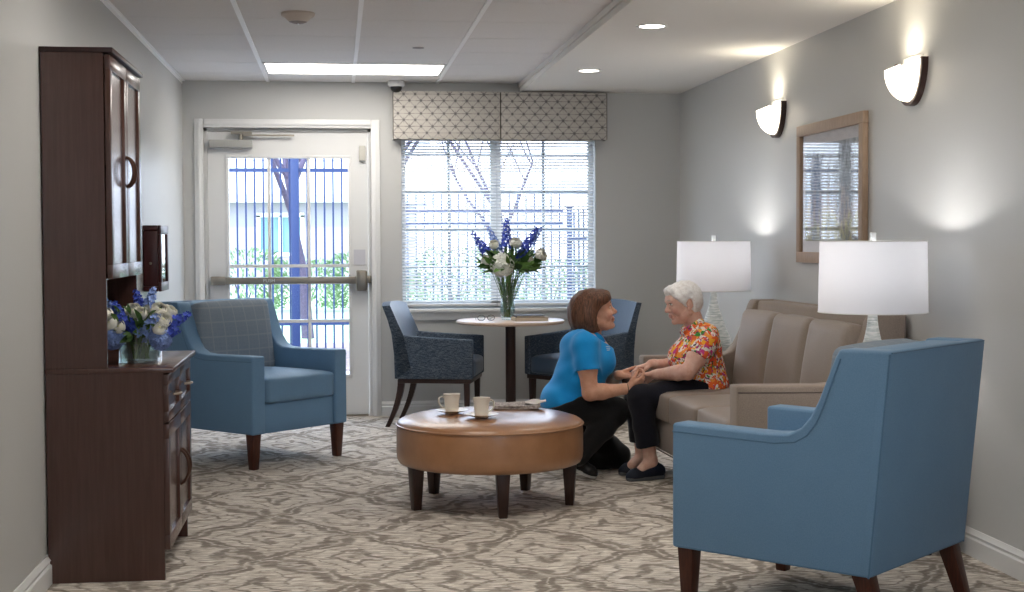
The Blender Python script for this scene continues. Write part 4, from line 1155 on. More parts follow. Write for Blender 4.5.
def head_frame(f_, up):
    f_ = Vector(f_).normalized(); up = Vector(up); l_ = up.cross(f_).normalized(); up = f_.cross(l_).normalized()
    return np.array([list(f_), list(l_), list(up)]).T       # columns: forward, left, up
def head(vol, c, Rm, S=1.0, old=False, smile=True):
    c = np.array(c)
    def P(x, y, z): return c+Rm @ (np.array((x, y, z))*S)
    def E(x, y, z, a, b, d, k=.015, sub=False): vol.ell(P(x, y, z), np.array((a, b, d))*S, k*S, Rm, sub)
    def K(p, q, ra, rb, k=.01, sub=False): vol.cone(P(*p), P(*q), ra*S, rb*S, k*S, sub)
    E(-.014, 0, .034, .096, .076, .086); E(.028, 0, -.020, .060, .060, .082, .03); E(.050, 0, .035, .045, .058, .055, .03)
    K((.045, 0, -.085), (.072, 0, -.094), .030, .019, .022)
    for s_ in (-1, 1):
        K((-.005, s_*.055, -.055), (.050, s_*.026, -.086), .018, .017, .025)
        E(.062, s_*.036, -.030, .026, .024, .024, .02)
    for s_ in (-1, 1): E(.098, s_*.033, .010, .020, .017, .013, .012, True)
    K((.080, -.038, .030), (.080, .038, .030), .014, .014, .014)
    K((.082, 0, .018), (.108, 0, -.022), .008, .0115, .010); E(.107, 0, -.026, .012, .011, .010, .006)
    for s_ in (-1, 1): E(.094, s_*.013, -.029, .011, .008, .008, .006)
    K((.088, -.016, -.053), (.088, .016, -.053), .0085, .0085, .008); K((.086, -.014, -.065), (.086, .014, -.065), .0095, .0095, .008)
    for s_ in (-1, 1): K((.0985, 0, -.0595), (.080, s_*.025, -.0565 if smile else -.062), .0030, .0012, .003, True)
    for s_ in (-1, 1): E(.076, s_*.0315, .010, .0145, .0145, .0135, .003)
    for s_ in (-1, 1):
        vol.ell(P(-.012, s_*.075, -.006), np.array((.017, .009, .031))*S, .006*S, Rm); vol.ell(P(-.007, s_*.083, -.004), np.array((.009, .006, .018))*S, .004*S, Rm, True)
        vol.ell(P(-.003, s_*.074, -.034), np.array((.010, .008, .010))*S, .005*S, Rm)
    if old:
        for s_ in (-1, 1):
            K((.080, s_*.026, -.036), (.062, s_*.040, -.072), .0035, .003, .004, True); K((.040, s_*.045, -.075), (.035, s_*.02, -.10), .012, .014, .02)
def hand(vol, wrist, d, n_, side, curl=(30, 35, 20), thumb=(35, 25), S=1.0, spread=4, thumb_up=0.0):
    """wrist joint, finger direction d, palm normal n_ (the way the palm looks), side=+1 puts the thumb on the d x n_ side"""
    d = Vector(d).normalized(); n_ = Vector(n_); n_ = (n_-d*n_.dot(d)).normalized(); s_ = d.cross(n_).normalized()*side
    W = Vector(wrist)
    def T(a, b, c_): return W+d*a*S+s_*b*S+n_*c_*S
    kn = [(.082, .027, -.002), (.086, .008, -.004), (.082, -.011, -.003), (.074, -.028, 0)]
    ln = [(.040, .025, .021), (.044, .028, .022), (.041, .026, .021), (.032, .020, .019)]
    for (a, b, c_) in kn: vol.cone(T(.006, b*.55, 0), T(a, b, c_), .0135*S, .0105*S, .010)
    vol.cone(T(.01, -.018, .004), T(.05, -.024, .004), .012*S, .010*S, .01)
    for i, ((a, b, c_), L3) in enumerate(zip(kn, ln)):
        p = T(a, b, c_); ang = 0; sp = R((1.5-i)*spread); base = (d*math.cos(sp)+s_*math.sin(sp)).normalized()
        rr = (.0088, .0078, .0070, .0058) if i < 3 else (.0078, .0068, .0060, .0052)
        for j, l_ in enumerate(L3):
            ang += R(curl[j]*(1+.10*i)); q = p+(base*math.cos(ang)+n_*math.sin(ang))*l_*S
            vol.cone(p, q, rr[j]*S, rr[j+1]*S, .0035); p = q
    # thumb leaves the side of the palm near its base
    a1, a2 = R(thumb[0]), R(thumb[1])
    p0 = T(.018, .022, .006); v1 = (d*math.cos(a1)+s_*math.sin(a1)*.9+n_*(.35+thumb_up)).normalized(); p1 = p0+v1*.036*S
    v2 = (d*math.cos(a2)+s_*math.sin(a2)*.6+n_*(.45+thumb_up)).normalized(); p2 = p1+v2*.030*S
    v3 = (d*math.cos(a2*.6)+s_*math.sin(a2*.6)*.4+n_*(.5+thumb_up)).normalized(); p3 = p2+v3*.024*S
    vol.cone(p0, p1, .0145*S, .0112*S, .010).cone(p1, p2, .0100*S, .0090*S, .004).cone(p2, p3, .0088*S, .0066*S, .004)

def face_skin(name, a, b, lip, brow, c, Rm, S, og_):
    """skin whose lips, eyes and brows are coloured where they sit on the head"""
    q = NT(name); q.set(.5, .35); q.b.inputs['Subsurface Weight'].default_value = .08; q.b.inputs['Subsurface Radius'].default_value = (.012, .005, .003)
    f = q.noise(q.coord(), 28, 4, .6); base = q.ramp(f, [(.35, a), (.65, b)])
    t_ = q.n('TexCoord'); sb = q.n('VectorMath', operation='SUBTRACT'); q.l(t_.outputs['Object'], sb.inputs[0]); sb.inputs[1].default_value = tuple(Vector(c)-Vector(og_))
    ax_ = []
    for j in range(3):
        d = q.n('VectorMath', operation='DOT_PRODUCT'); q.l(sb.outputs[0], d.inputs[0]); d.inputs[1].default_value = tuple(float(v) for v in Rm[:, j]/S); ax_.append(d.outputs['Value'])
    x, y, z = ax_; ay_ = q.math('ABSOLUTE', y)
    def sq(v, c_, r_): u = q.math('DIVIDE', q.math('SUBTRACT', v, c_), r_); return q.math('MULTIPLY', u, u)
    def oval(cy, cz, ry, rz, soft=.25, yy=None): return q.math('DIVIDE', q.math('SUBTRACT', 1, q.math('ADD', sq(ay_ if yy is None else yy, cy, ry), sq(z, cz, rz))), soft, clamp=True)
    front = q.math('GREATER_THAN', x, .060)
    def on(m_, c_, cur, k=1.0): return q.mix(q.math('MULTIPLY', q.math('MULTIPLY', m_, front), k), cur, c_)
    cur = on(oval(.050, -.030, .030, .022, 1.0), '#d98877', base, .30)
    cur = on(oval(0, -.0590, .026, .0115, .35, y), lip, cur)
    cur = on(oval(.0315, .0105, .0150, .0068), '#efe9e2', cur); cur = on(oval(.0315, .0105, .0058, .0062), '#2c1d15', cur)
    cur = on(oval(.0320, .0172, .0165, .0030, .5), '#3a2a22', cur, .8)
    q.col(on(oval(.0310, .0350, .0180, .0052, .6), brow, cur, .85)); return q.m
def hairmat(name, a, b, sc):
    q = NT(name); q.set(.45, .4); q.b.inputs['Anisotropic'].default_value = .4
    f = q.noise(q.coord(sc), 1, 4, .65); q.col(q.ramp(f, [(.33, a), (.67, b)])); q.bump(f, .6, .004); return q.m
M['hair_w'] = hairmat('chestnut hair', '#3c241a', '#7d543c', (170, 170, 16)); M['hair_e'] = hairmat('white curly hair', '#e9e5e3', '#ffffff', (90, 90, 90))
M['polo'] = fabric('bright blue polo knit', '#1692dd', '#22a0ea', (300, 300, 300), .8, .2, .15)
M['polo_trim'] = paint('polo knit edge', '#1388cc', .8, .2)
M['trouser_b'] = fabric('black trousers', '#131314', '#1f1f21', (200, 200, 200), .85, .2)
M['trouser_n'] = fabric('dark navy trousers', '#12131c', '#1d1f2b', (200, 200, 200), .85, .2)
M['shoe_b'] = paint('black shoe', '#17171a', .5); M['shoe_n'] = paint('navy slip-on shoe', '#1b2130', .6, .3, .2, 120)
M['sole_w'] = paint('white sole', '#d9d9d6', .6); M['sole_g'] = paint('grey sole', '#5d6166', .7)
def _floral():
    q = NT('tropical floral print'); q.set(.8, .2)
    base = q.coord()
    wn = q.n('TexNoise'); wn.inputs['Scale'].default_value = 24; wn.inputs['Detail'].default_value = 3; q.l(base, wn.inputs['Vector'])
    wv = q.n('VectorMath', operation='MULTIPLY_ADD'); q.l(wn.outputs['Color'], wv.inputs[0]); wv.inputs[1].default_value = (.05, .05, .05); q.l(base, wv.inputs[2])
    def vor(sc, off):
        v = q.n('TexVoronoi'); v.inputs['Scale'].default_value = sc; a = q.n('VectorMath', operation='ADD'); q.l(wv.outputs[0], a.inputs[0]); a.inputs[1].default_value = off; q.l(a.outputs[0], v.inputs['Vector'])
        sc_ = q.n('SeparateColor'); q.l(v.outputs['Color'], sc_.inputs[0]); return sc_.outputs[0], sc_.outputs[1], v.outputs['Distance']
    r1, g1, d1 = vor(44, (0, 0, 0)); r2, g2, d2 = vor(85, (3, 1, 2)); r3, g3, d3 = vor(36, (5, 2, 7))
    big = q.ramp(r1, [(0, '#f07038'), (.24, '#f7a04a'), (.40, '#d2458e'), (.54, '#f3ece4'), (.68, '#e8563c'), (.80, '#4f9a45'), (.88, '#f9b53a')], 'CONSTANT')
    small = q.ramp(r2, [(0, '#f5efe8'), (.28, '#ea6038'), (.44, '#4a8a44'), (.56, '#efe4da'), (.72, '#b0407e'), (.86, '#3a3340'), (.91, '#f5bd48')], 'CONSTANT')
    leaf = q.ramp(r3, [(0, '#f2a02a'), (.34, '#3d7f33'), (.6, '#232028'), (.75, '#7fae4a')], 'CONSTANT')
    c1 = q.mix(q.math('GREATER_THAN', g1, .55), small, big)
    edge = q.math('LESS_THAN', d3, .019); q.col(q.mix(q.math('MULTIPLY', q.math('GREATER_THAN', g3, .62), q.math('LESS_THAN', d3, .019)), c1, leaf)); return q.m
M['floral'] = _floral()

def shoe(heel, toe, up, width, mats, parent, sole_h=.022, h=.07, slip=False):
    heel = Vector(heel); toe = Vector(toe); d = (toe-heel); Ln = d.length; d.normalize(); up = Vector(up); up = (up-d*up.dot(d)).normalized(); s_ = up.cross(d)
    def T(a, b, c_): return heel+d*a*Ln+s_*b+up*c_
    lo = [min(heel[i], toe[i])-.12 for i in range(3)]; hi = [max(heel[i], toe[i])+.12 for i in range(3)]
    V = Vol(lo, hi, .0045); w_ = width/2
    V.cone(T(.12, 0, .040), T(.45, 0, .038), w_*.80, w_*.80, .02).cone(T(.45, 0, .036), T(.80, 0, .026), w_*.86, w_*.84, .02).cone(T(.80, .0, .022), T(.90, 0, .020), w_*.80, w_*.62, .02)
    V.cone(T(.10, 0, .05), T(.26, 0, h), w_*.66, w_*.62, .02)
    V.plane(T(0, 0, sole_h*.7), -up); o = V.build('shoe', mats[0], parent, smooth=1)
    V2 = Vol(lo, hi, .0045)
    V2.cone(T(.11, 0, .02), T(.45, 0, .02), w_*.80, w_*.80, .02).cone(T(.45, 0, .02), T(.88, 0, .02), w_*.90, w_*.72, .02)
    V2.plane(T(0, 0, sole_h), up).plane(T(0, 0, .0), -up); V2.build('sole', mats[1], o, smooth=0); return o

def U(*v): return Vector(v).normalized()
def cast_marks(strokes, Y, target_objs, rad, mat_, name, parent):
    """raised embroidery: strokes drawn on the cloth itself"""
    from mathutils.bvhtree import BVHTree
    o = target_objs; me = o.data; off = Vector(parent_origin)
    bv = BVHTree.FromPolygons([v.co + off for v in me.vertices], [tuple(p.vertices) for p in me.polygons])
    mb = MB(); O_ = Vector((0, 0, CAM_H))
    for st in strokes:
        P = []
        for (x, y) in st:
            d = (at(x, y, Y)-O_).normalized(); hit = bv.ray_cast(O_, d)
            if hit[0] is not None: P.append(hit[0]+hit[1]*.0008-off)
        if len(P) > 1: mb.add(tube(P, rad, 5))
    mb.build(name, mat_, parent)

# ---------------------------------------------------------------- kneeling woman in the blue polo (faces +X)
YW = 7.64
def w(px, py, dy=0.0): return at(px, py, YW+dy)
og = w(575, 470); og.z = 0; parent_origin = og
Wt = np.array([[.86, 0, .5], [0, 1, 0], [-.5, 0, .86]]) ; WtR = np.array([[.86, 0, .51], [0, 1, 0], [-.51, 0, .86]])
def w_torso(V, o_):
    V.ell(w(579, 379), (.139+o_, .170+o_, .135+o_), .03, WtR); V.ell(w(586, 359), (.130+o_, .172+o_, .14+o_), .04, WtR)
    for s_ in (-1, 1): V.ell(w(602, 362, s_*.07), (.072+o_, .072+o_, .070+o_), .035)
    V.ell(w(600, 350, .02), (.062+o_, .125+o_, .070+o_), .04)
    V.cone(w(586, 343, -.135), w(594, 343, .135), .058+o_, .058+o_, .04); V.cone(w(588, 340, -.05), w(593, 340, .05), .062+o_, .062+o_, .04)
    V.ell(w(563, 401.5), (.121+o_, .175+o_, .115+o_), .04, WtR); V.ell(w(577, 346), (.085+o_, .135+o_, .075+o_), .05, WtR)
w_sh = (w(585, 343, -.165), w(594, 343, .165)); w_el = (w(590, 393, -.215), w(604, 389, .19)); w_wr = (w(629, 388.5, -.215), w(619, 375, -.05))
hw_, kw = (w(562, 408, -.09), w(563, 408, .09)), (w(616, 411, -.12), w(617, 456, .18))
an_ = (w(578, 457, -.13), w(572, 461, .20))
hc = w(595, 312); hR = head_frame((1, -.13, .24), (-.24, 0, 1))
# body
B = Vol((og.x-.32, YW-.34, -.01), (og.x+.46, YW+.36, 1.08), .0036)
w_torso(B, -.014)
head(B, hc, hR, .98)
B.cone(Vector(hc)+Vector(hR @ np.array((-.03, 0, -.05))), w(590, 336), .050, .058, .02)
for i in (0, 1):
    B.chain([w_sh[i], w_sh[i].lerp(w_el[i], .5), w_el[i]], [.054, .050, .042], .025)
    fm = w_el[i].lerp(w_wr[i], .3)
    B.chain([w_el[i], fm, w_wr[i].lerp(w_el[i], .12), w_wr[i]], [.042, .043, .028, .026], .012)
    B.chain([hw_[i], kw[i]], [.068, .055], .03); B.chain([kw[i], kw[i].lerp(an_[i], .35), an_[i]], [.052, .052, .036], .02)
hand(B, w_wr[0], (.88, .14, .45), (-.20, .78, .58), 1, (34, 44, 30), (24, 10), .96, 2, .12)
hand(B, w_wr[1], (1, -.08, -.06), (-.05, -.30, 1), -1, (24, 34, 28), (26, 14), .96, 2, .0)
M['skin_w'] = face_skin('warm skin', '#d39d82', '#e0ae95', '#a8574e', '#5b3a2a', hc, hR, .98, og)
wm = B.build('person', M['skin_w'], None, None, 1, og); wm.location = og
tag(wm, 'woman in bright blue polo and black trousers kneeling before the sofa', 'person')
# hair: a chin-length bob
H = Vol([hc[i]-.20 for i in range(3)], [hc[i]+.20 for i in range(3)], .0038)
def HL(x, y, z): return np.array(hc)+hR @ np.array((x, y, z))
H.ell(HL(-.022, 0, .035), (.120, .094, .100), .02, hR); H.ell(HL(-.065, 0, -.015), (.088, .096, .095), .03, hR)
for s_ in (-1, 1): H.ell(HL(-.040, s_*.066, -.045), (.062, .036, .075), .03, hR); H.ell(HL(.045, s_*.045, .062), (.055, .048, .045), .03, hR)
H.ell(HL(.058, .0, .078), (.044, .056, .030), .02, hR)
H.ell(HL(.100, 0, -.050), (.116, .2, .098), .012, hR, True)
H.ell(HL(.030, 0, -.10), (.050, .060, .085), .01, hR, True)
H.plane(HL(-.05, 0, -.105), Vector(hR @ np.array((.12, 0, -1.0))))
hp = np.array(hc)
H.ripple(.0022, [(95, 60, 25, .3), (-60, 120, 18, 1.2), (140, -80, 30, 2.0)])
H.build('hair', M['hair_w'], wm, None, 1, og)
# polo shirt
P_ = Vol((og.x-.32, YW-.32, .25), (og.x+.40, YW+.34, 1.0), .005)
w_torso(P_, .004)
P_.cone(w(590, 343), w(594, 333), .070, .058, .04)
for i in (0, 1):
    a, b = w_sh[i], w_el[i]; d = (b-a).normalized(); c_ = a.lerp(b, .545)
    P_.cone(a.lerp(b, .06), a.lerp(b, .8), .060, .069, .055, cut=[(c_, d)])
P_.ripple(.0035, [(34, 10, -48, .5), (-22, 26, 60, 1.7), (60, 18, 20, .2), (15, -30, -70, 2.2)])
P_.plane(w(593, 335.8), U(.54, 0, .84)); P_.plane(w(545, 411), U(.247, 0, -.97))
ps = P_.build('polo_shirt', M['polo'], wm, None, 1, og)
# collar, sleeve band, placket
nc = w(593.5, 335.5); cu = U(.50, 0, .86); cf = U(.86, 0, -.5); cl = Vector((0, 1, 0)); mb = MB(); v = []; f = []
NS = 40
for i in range(NS+1):
    a = R(-158+316*i/NS); dr_ = cf*-math.cos(a)*.070 + cl*math.sin(a)*.072
    op = max(0, (abs(a)-R(110))/R(48))
    for rr, hh in ((1.0, .022), (1.10, .018), (1.30, -.022-.03*op), (1.24, -.026-.03*op)): v.append(nc+dr_*rr+cu*(hh-.018*op)-og)
for i in range(NS):
    for k in range(4): l = (k+1) % 4; f.append((i*4+k, i*4+l, i*4+4+l, i*4+4+k))
f += [(0, 3, 2, 1), (NS*4, NS*4+1, NS*4+2, NS*4+3)]
mb.add((v, f)).build('collar', M['polo_trim'], ps)
for i in (0, 1):
    a, b = w_sh[i], w_el[i]; d = (b-a).normalized(); u_ = d.orthogonal().normalized(); v_ = d.cross(u_); c_ = a.lerp(b, .545)
    MB().add(tube([c_-og+(u_*math.cos(2*math.pi*k/30)+v_*math.sin(2*math.pi*k/30))*.0655 for k in range(30)], .0035, 6, closed=True)).build('sleeve_band', M['polo_trim'], ps)
M['logo'] = paint('white embroidery', '#e8eef4', .7)
st = [[(x-1.5, y+2) for x, y in s_] for s_ in ([(606.2, 338.5), (607.6, 338.0), (609.0, 339.0)], [(606.4, 340.8), (608.0, 339.8), (609.6, 341.0)], [(607, 342.4), (608.6, 341.6), (610.2, 342.6)], [(607.4, 344.6), (611.0, 344.4)], [(607.8, 346.4), (611.4, 346.2)], [(608.4, 348.2), (611.0, 348.0)])]
cast_marks(st, YW, ps, .0022, M['logo'], 'chest_logo', ps)
# trousers
T_ = Vol((og.x-.32, YW-.30, .0), (og.x+.40, YW+.36, .60), .0055)
T_.ell(w(563, 403), (.136, .186, .122), .03, WtR)
for i in (0, 1):
    T_.chain([hw_[i], kw[i]], [.096, .073], .035)
    T_.chain([kw[i], kw[i].lerp(an_[i], .35), an_[i]], [.068, .066, .052], .025)
T_.plane(w(572, 395.5), U(-.34, 0, .94)); T_.plane((0, 0, .004), (0, 0, -1))
T_.ripple(.004, [(40, 14, -60, .5), (-30, 26, 50, 1.7), (70, 18, 30, .2)])
tr = T_.build('trousers', M['trouser_b'], wm, None, 1, og)
# shoes: near foot planted, far foot tucked behind
def shoe_on(parent, org, *a, **k):
    s_ = shoe(*a, parent, **k); s_.location = -org
    for ch in s_.children: ch.location = (0, 0, 0)
    return s_
t_ = w(594, 475, -.13); t_.z = .0; h_ = w(566, 466, -.06); h_.z = .055
shoe_on(wm, og, h_, t_, (0, 0, 1), .088, (M['shoe_b'], M['sole_w']))
t_ = w(548, 470, .21); t_.z = .02; h_ = w(566, 440, .21); h_.z = .13
shoe_on(wm, og, h_, t_, (-.8, 0, .5), .088, (M['shoe_b'], M['sole_w']))
def ring(c, d, r_, th, mat_, name, parent, org):
    d = d.normalized(); u_ = d.orthogonal().normalized(); v_ = d.cross(u_)
    MB().add(tube([c-org+(u_*math.cos(2*math.pi*k/28)+v_*math.sin(2*math.pi*k/28))*r_ for k in range(28)], th, 6, closed=True)).build(name, mat_, parent)
ring(w_wr[0].lerp(w_el[0], .04), w_wr[0]-w_el[0], .0285, .0022, M['black'], 'wrist_band', wm, og)
for q in (.06, .10, .14): ring(w_wr[1].lerp(w_el[1], q), w_wr[1]-w_el[1], .0275, .0040, M['chrome'], 'bracelet', wm, og)

# ---------------------------------------------------------------- seated white-haired woman (faces -X)
YE = 7.50
def e(px, py, dy=0.0): return at(px, py, YE+dy)
og2 = e(645, 478); og2.z = 0; parent_origin = og2
EtR = np.array([[.97, 0, -.22], [0, 1, 0], [.22, 0, .97]])
def e_torso(V, o_):
    V.ell(e(700, 371), (.128+o_, .160+o_, .13+o_), .03); V.ell(e(699, 350), (.112+o_, .158+o_, .12+o_), .04, EtR)
    V.ell(e(684, 358), (.078+o_, .125+o_, .085+o_), .04)
    V.cone(e(704, 339, -.125), e(698, 339, .125), .058+o_, .058+o_, .04); V.ell(e(706, 335), (.055+o_, .11+o_, .06+o_), .04)
    V.ell(e(707, 384), (.105+o_, .170+o_, .07+o_), .04)
e_sh = (e(706, 342, -.155), e(697, 342, .15)); e_el = (e(688, 372, -.20), e(676, 367, .17)); e_wr = (e(654, 374.6, -.040), e(651, 364, .07))
e_hip = (e(706, 386, -.09), e(706, 386, .09)); e_kn = (e(640, 398, -.09), e(638, 398, .08)); e_an = (e(651, 461, -.06), e(642, 456, .10))
ec = e(683, 303); eR = head_frame((-1, -.16, -.20), (-.20, 0, 1)); ES = .93
B = Vol((og2.x-.20, YE-.32, -.01), (og2.x+.50, YE+.32, 1.08), .0036)
e_torso(B, -.014); head(B, ec, eR, ES, True)
B.cone(Vector(ec)+Vector(eR @ np.array((-.035, 0, -.05))), e(697, 332), .047, .056, .02)
for i in (0, 1):
    B.chain([e_sh[i], e_sh[i].lerp(e_el[i], .5), e_el[i]], [.052, .050, .041], .025)
    B.chain([e_el[i], e_el[i].lerp(e_wr[i], .3), e_wr[i].lerp(e_el[i], .12), e_wr[i]], [.041, .042, .027, .025], .012)
    B.chain([e_hip[i], e_kn[i]], [.066, .048], .03); B.chain([e_kn[i], e_kn[i].lerp(e_an[i], .35), e_an[i]], [.046, .047, .034], .02)
    B.cone(e_an[i], e_an[i]+Vector((-.06, -.02, -.045)), .034, .026, .015)
hand(B, e_wr[0], (-.93, .10, -.20), (.12, -.62, -.78), -1, (18, 30, 22), (30, 18), .90, 4, .0)
hand(B, e_wr[1], (-.95, .0, -.26), (-.20, -.10, -.95), 1, (24, 40, 30), (35, 22), .90, 4, .0)
M['skin_e'] = face_skin('pale rosy skin', '#dba996', '#eac4b4', '#cc978a', '#c3b3a8', ec, eR, ES, og2)
el_ = B.build('person', M['skin_e'], None, None, 1, og2); el_.location = og2
tag(el_, 'white-haired elderly woman in a floral blouse seated on the edge of the sofa', 'person')
H = Vol([ec[i]-.17 for i in range(3)], [ec[i]+.17 for i in range(3)], .0032)
def HE(x, y, z): return np.array(ec)+eR @ (np.array((x, y, z))*ES)
H.ell(HE(-.016, 0, .040), np.array((.104, .087, .088))*ES, .02, eR); H.ell(HE(-.050, 0, -.008), np.array((.064, .078, .072))*ES, .03, eR)
for s_ in (-1, 1): H.ell(HE(.030, s_*.060, .040), np.array((.045, .026, .045))*ES, .02, eR)
H.ell(HE(.056, 0, .084), np.array((.042, .058, .032))*ES, .02, eR)
H.ell(HE(.100, 0, -.035), np.array((.078, .2, .085))*ES, .012, eR, True)
for s_ in (-1, 1): H.ell(HE(-.010, s_*.09, -.012), np.array((.026, .03, .036))*ES, .008, eR, True)
H.ell(HE(.02, 0, -.10), np.array((.07, .06, .07))*ES, .01, eR, True)
H.ripple(.0032, [(150, 90, 60, .3), (-90, 160, 120, 1.2), (120, -130, 170, 2.0), (60, 170, -150, .7)])
H.build('hair', M['hair_e'], el_, None, 1, og2)
S_ = Vol((og2.x-.05, YE-.30, .42), (og2.x+.50, YE+.30, 1.0), .005)
e_torso(S_, .006); S_.cone(e(697, 338), e(692, 328), .070, .060, .03)
for i in (0, 1):
    a, b = e_sh[i], e_el[i]; d = (b-a).normalized(); c_ = a.lerp(b, .50)
    S_.cone(a, a.lerp(b, .75), .062, .068, .03, cut=[(c_, d)])
S_.ell(e(709, 389), (.095, .165, .05), .03)
S_.plane(e(689.5, 324.5), U(-.56, 0, .83)); S_.plane(e(700, 391.0), U(.18, 0, -.98))
S_.plane(e(676, 383), U(-.65, 0, -.75))
S_.ripple(.0035, [(34, 10, -48, .5), (-22, 26, 60, 1.7), (60, 18, 20, .2), (15, -30, -70, 2.2)])
bl = S_.build('blouse', M['floral'], el_, None, 1, og2)
mb = MB(); v = []; f = []; nc = e(690, 325.5); cu = U(-.56, 0, .83); cf = U(-.83, 0, -.56)
for i in range(NS+1):
    a = R(-155+310*i/NS); dr_ = cf*-math.cos(a)*.064 + cl*math.sin(a)*.064; op = max(0, (abs(a)-R(110))/R(45))
    for rr, hh in ((1.0, .014), (1.08, .012), (1.28, -.018-.03*op), (1.22, -.022-.03*op)): v.append(nc+dr_*rr+cu*(hh-.016*op)-og2)
for i in range(NS):
    for k in range(4): l = (k+1) % 4; f.append((i*4+k, i*4+l, i*4+4+l, i*4+4+k))
f += [(0, 3, 2, 1), (NS*4, NS*4+1, NS*4+2, NS*4+3)]
mb.add((v, f)).build('collar', M['floral'], bl)
T_ = Vol((og2.x-.22, YE-.30, .10), (og2.x+.50, YE+.30, .62), .0055)
T_.ell(e(708, 385), (.10, .172, .075), .03)
for i in (0, 1):
    T_.chain([e_hip[i], e_kn[i]], [.076, .066], .03)
    hem = e_kn[i].lerp(e_an[i], .75); d = (e_an[i]-e_kn[i]).normalized()
    T_.cone(e_kn[i], e_an[i], .066, .064, .03, cut=[(hem, d)])
T_.ripple(.004, [(40, 14, -60, .5), (-30, 26, 50, 1.7), (70, 18, 30, .2)])
T_.plane((0, 0, .455), (0, 0, -1)) if False else None
T_.build('trousers', M['trouser_n'], el_, None, 1, og2)
t_ = e(626, 479, -.06); t_.z = 0; h_ = e(662, 474, .02); h_.z = 0
t_ = Vector((t_.x, 7.40, 0)); h_ = Vector((t_.x+.205, 7.47, 0))
shoe_on(el_, og2, h_, t_, (0, 0, 1), .090, (M['shoe_n'], M['sole_g']), h=.075)
t2 = Vector((e(620, 470, .1).x, 7.60, 0)); h2 = Vector((t2.x+.205, 7.64, 0))
shoe_on(el_, og2, h2, t2, (0, 0, 1), .090, (M['shoe_n'], M['sole_g']), h=.075)

# ================================================================== OUTSIDE
M['concrete'] = paint('pale concrete', '#b2aeb0', .85, .2, .2, 30, var=.06)
M['mulch'] = paint('bark mulch', '#8d7d78', .95, .1, .5, 12, var=.3)
M['lawn'] = paint('pale lawn', '#9db08a', .95, .1, .4, 20, var=.2)
M['iron'] = paint('flare-tinted fence iron', '#1f3059', .5, .4)  # dark metal with the blue haze of outdoor glare put into its colour
M['siding'] = paint('pale house wall', '#a19ca4', .8, .2)
M['roof'] = paint('pale shingle roof', '#c9c6c6', .8, .2, .3, 8)
M['teal'] = paint('teal window glass', '#6f979c', .2, .5)
M['bark'] = paint('tree bark', '#5a5264', .9, .1, .5, 30, var=.2)  # bluish cast of the outdoor flare mixed into the bark colour
M['hedge'] = paint('shrub leaf', '#93a884', .8, .2, var=.25, sc=20); M['hedge2'] = paint('deeper green shrub leaf', '#748c64', .8, .2, var=.25, sc=20)  # two leaf greens, dealt out at random
structure('ground_outside', MB().add(box(-14, 22, YB+WT, 60, -.22, -.04)), M['concrete'], smooth=False)
structure('mulch_bed', MB().add(box(-14, 22, 14.6, 18.5, -.05, -.025)), M['mulch'], smooth=False)
structure('lawn', MB().add(box(-14, 22, 18.5, 38, -.05, -.03)), M['lawn'], smooth=False)
def fence(p0, p1, z1, label, posts=(), rails=(.30, -.16), gap=.0955, slope=0.0):
    a = Vector((*p0, 0)); b = Vector((*p1, 0)); L_ = (b-a).length; d = (b-a).normalized(); ang = math.atan2(d.y, d.x)
    t = thing('iron_fence', label, 'fence', (a.x, a.y, -.03), ang); n = int(L_/gap)
    mb = MB()
    for i in range(n+1):
        x = i*gap; zt = z1+slope*x
        mb.add(box(x-.0095, x+.0095, -.0095, .0095, .04, zt)); mb.add(lathe([(.013, 0), (.009, .03), (.0001, .06)], 4, c=(x, 0, zt)))
    mb.build('pickets', M['iron'], t, smooth=False)
    for r_ in rails:
        zr = (lambda x: z1+slope*x+r_) if r_ < 0 else (lambda x: r_)
        v = []; 
        for x in (0, L_):
            for yy, zz in ((-.02, -.02), (.02, -.02), (.02, .02), (-.02, .02)): v.append((x, yy, zr(x)+zz))
        MB().add((v, [(3, 2, 1, 0), (4, 5, 6, 7), (0, 1, 5, 4), (1, 2, 6, 5), (2, 3, 7, 6), (3, 0, 4, 7)])).build('rail', M['iron'], t, smooth=False)
    for x, wd in posts:
        MB().add(box(x-wd/2, x+wd/2, -wd/2, wd/2, 0, z1+slope*x+.06, .004)).add(box(x-wd/2-.012, x+wd/2+.012, -wd/2-.012, wd/2+.012, z1+slope*x+.06, z1+slope*x+.085, .004)).build('post', M['iron'], t)
    return t
fence((-3.0, 16.0), (.42, 16.0), 2.20, 'tall iron picket fence outside the glazed door', posts=((2.54, .09), (3.42, .06)), rails=(.40, -.10))
fence((.50, 16.0), (2.55, 16.0), 1.80, 'lower iron picket fence outside the window, by the glazed door', posts=((0, .06),), rails=(.32, -.16, -.30))
fence((2.62, 16.0), (4.05, 12.8), 1.62, 'iron picket fence rising towards the right outside the window', posts=((0, .05), (3.4, .05)), rails=(.32, -.30), slope=.06)

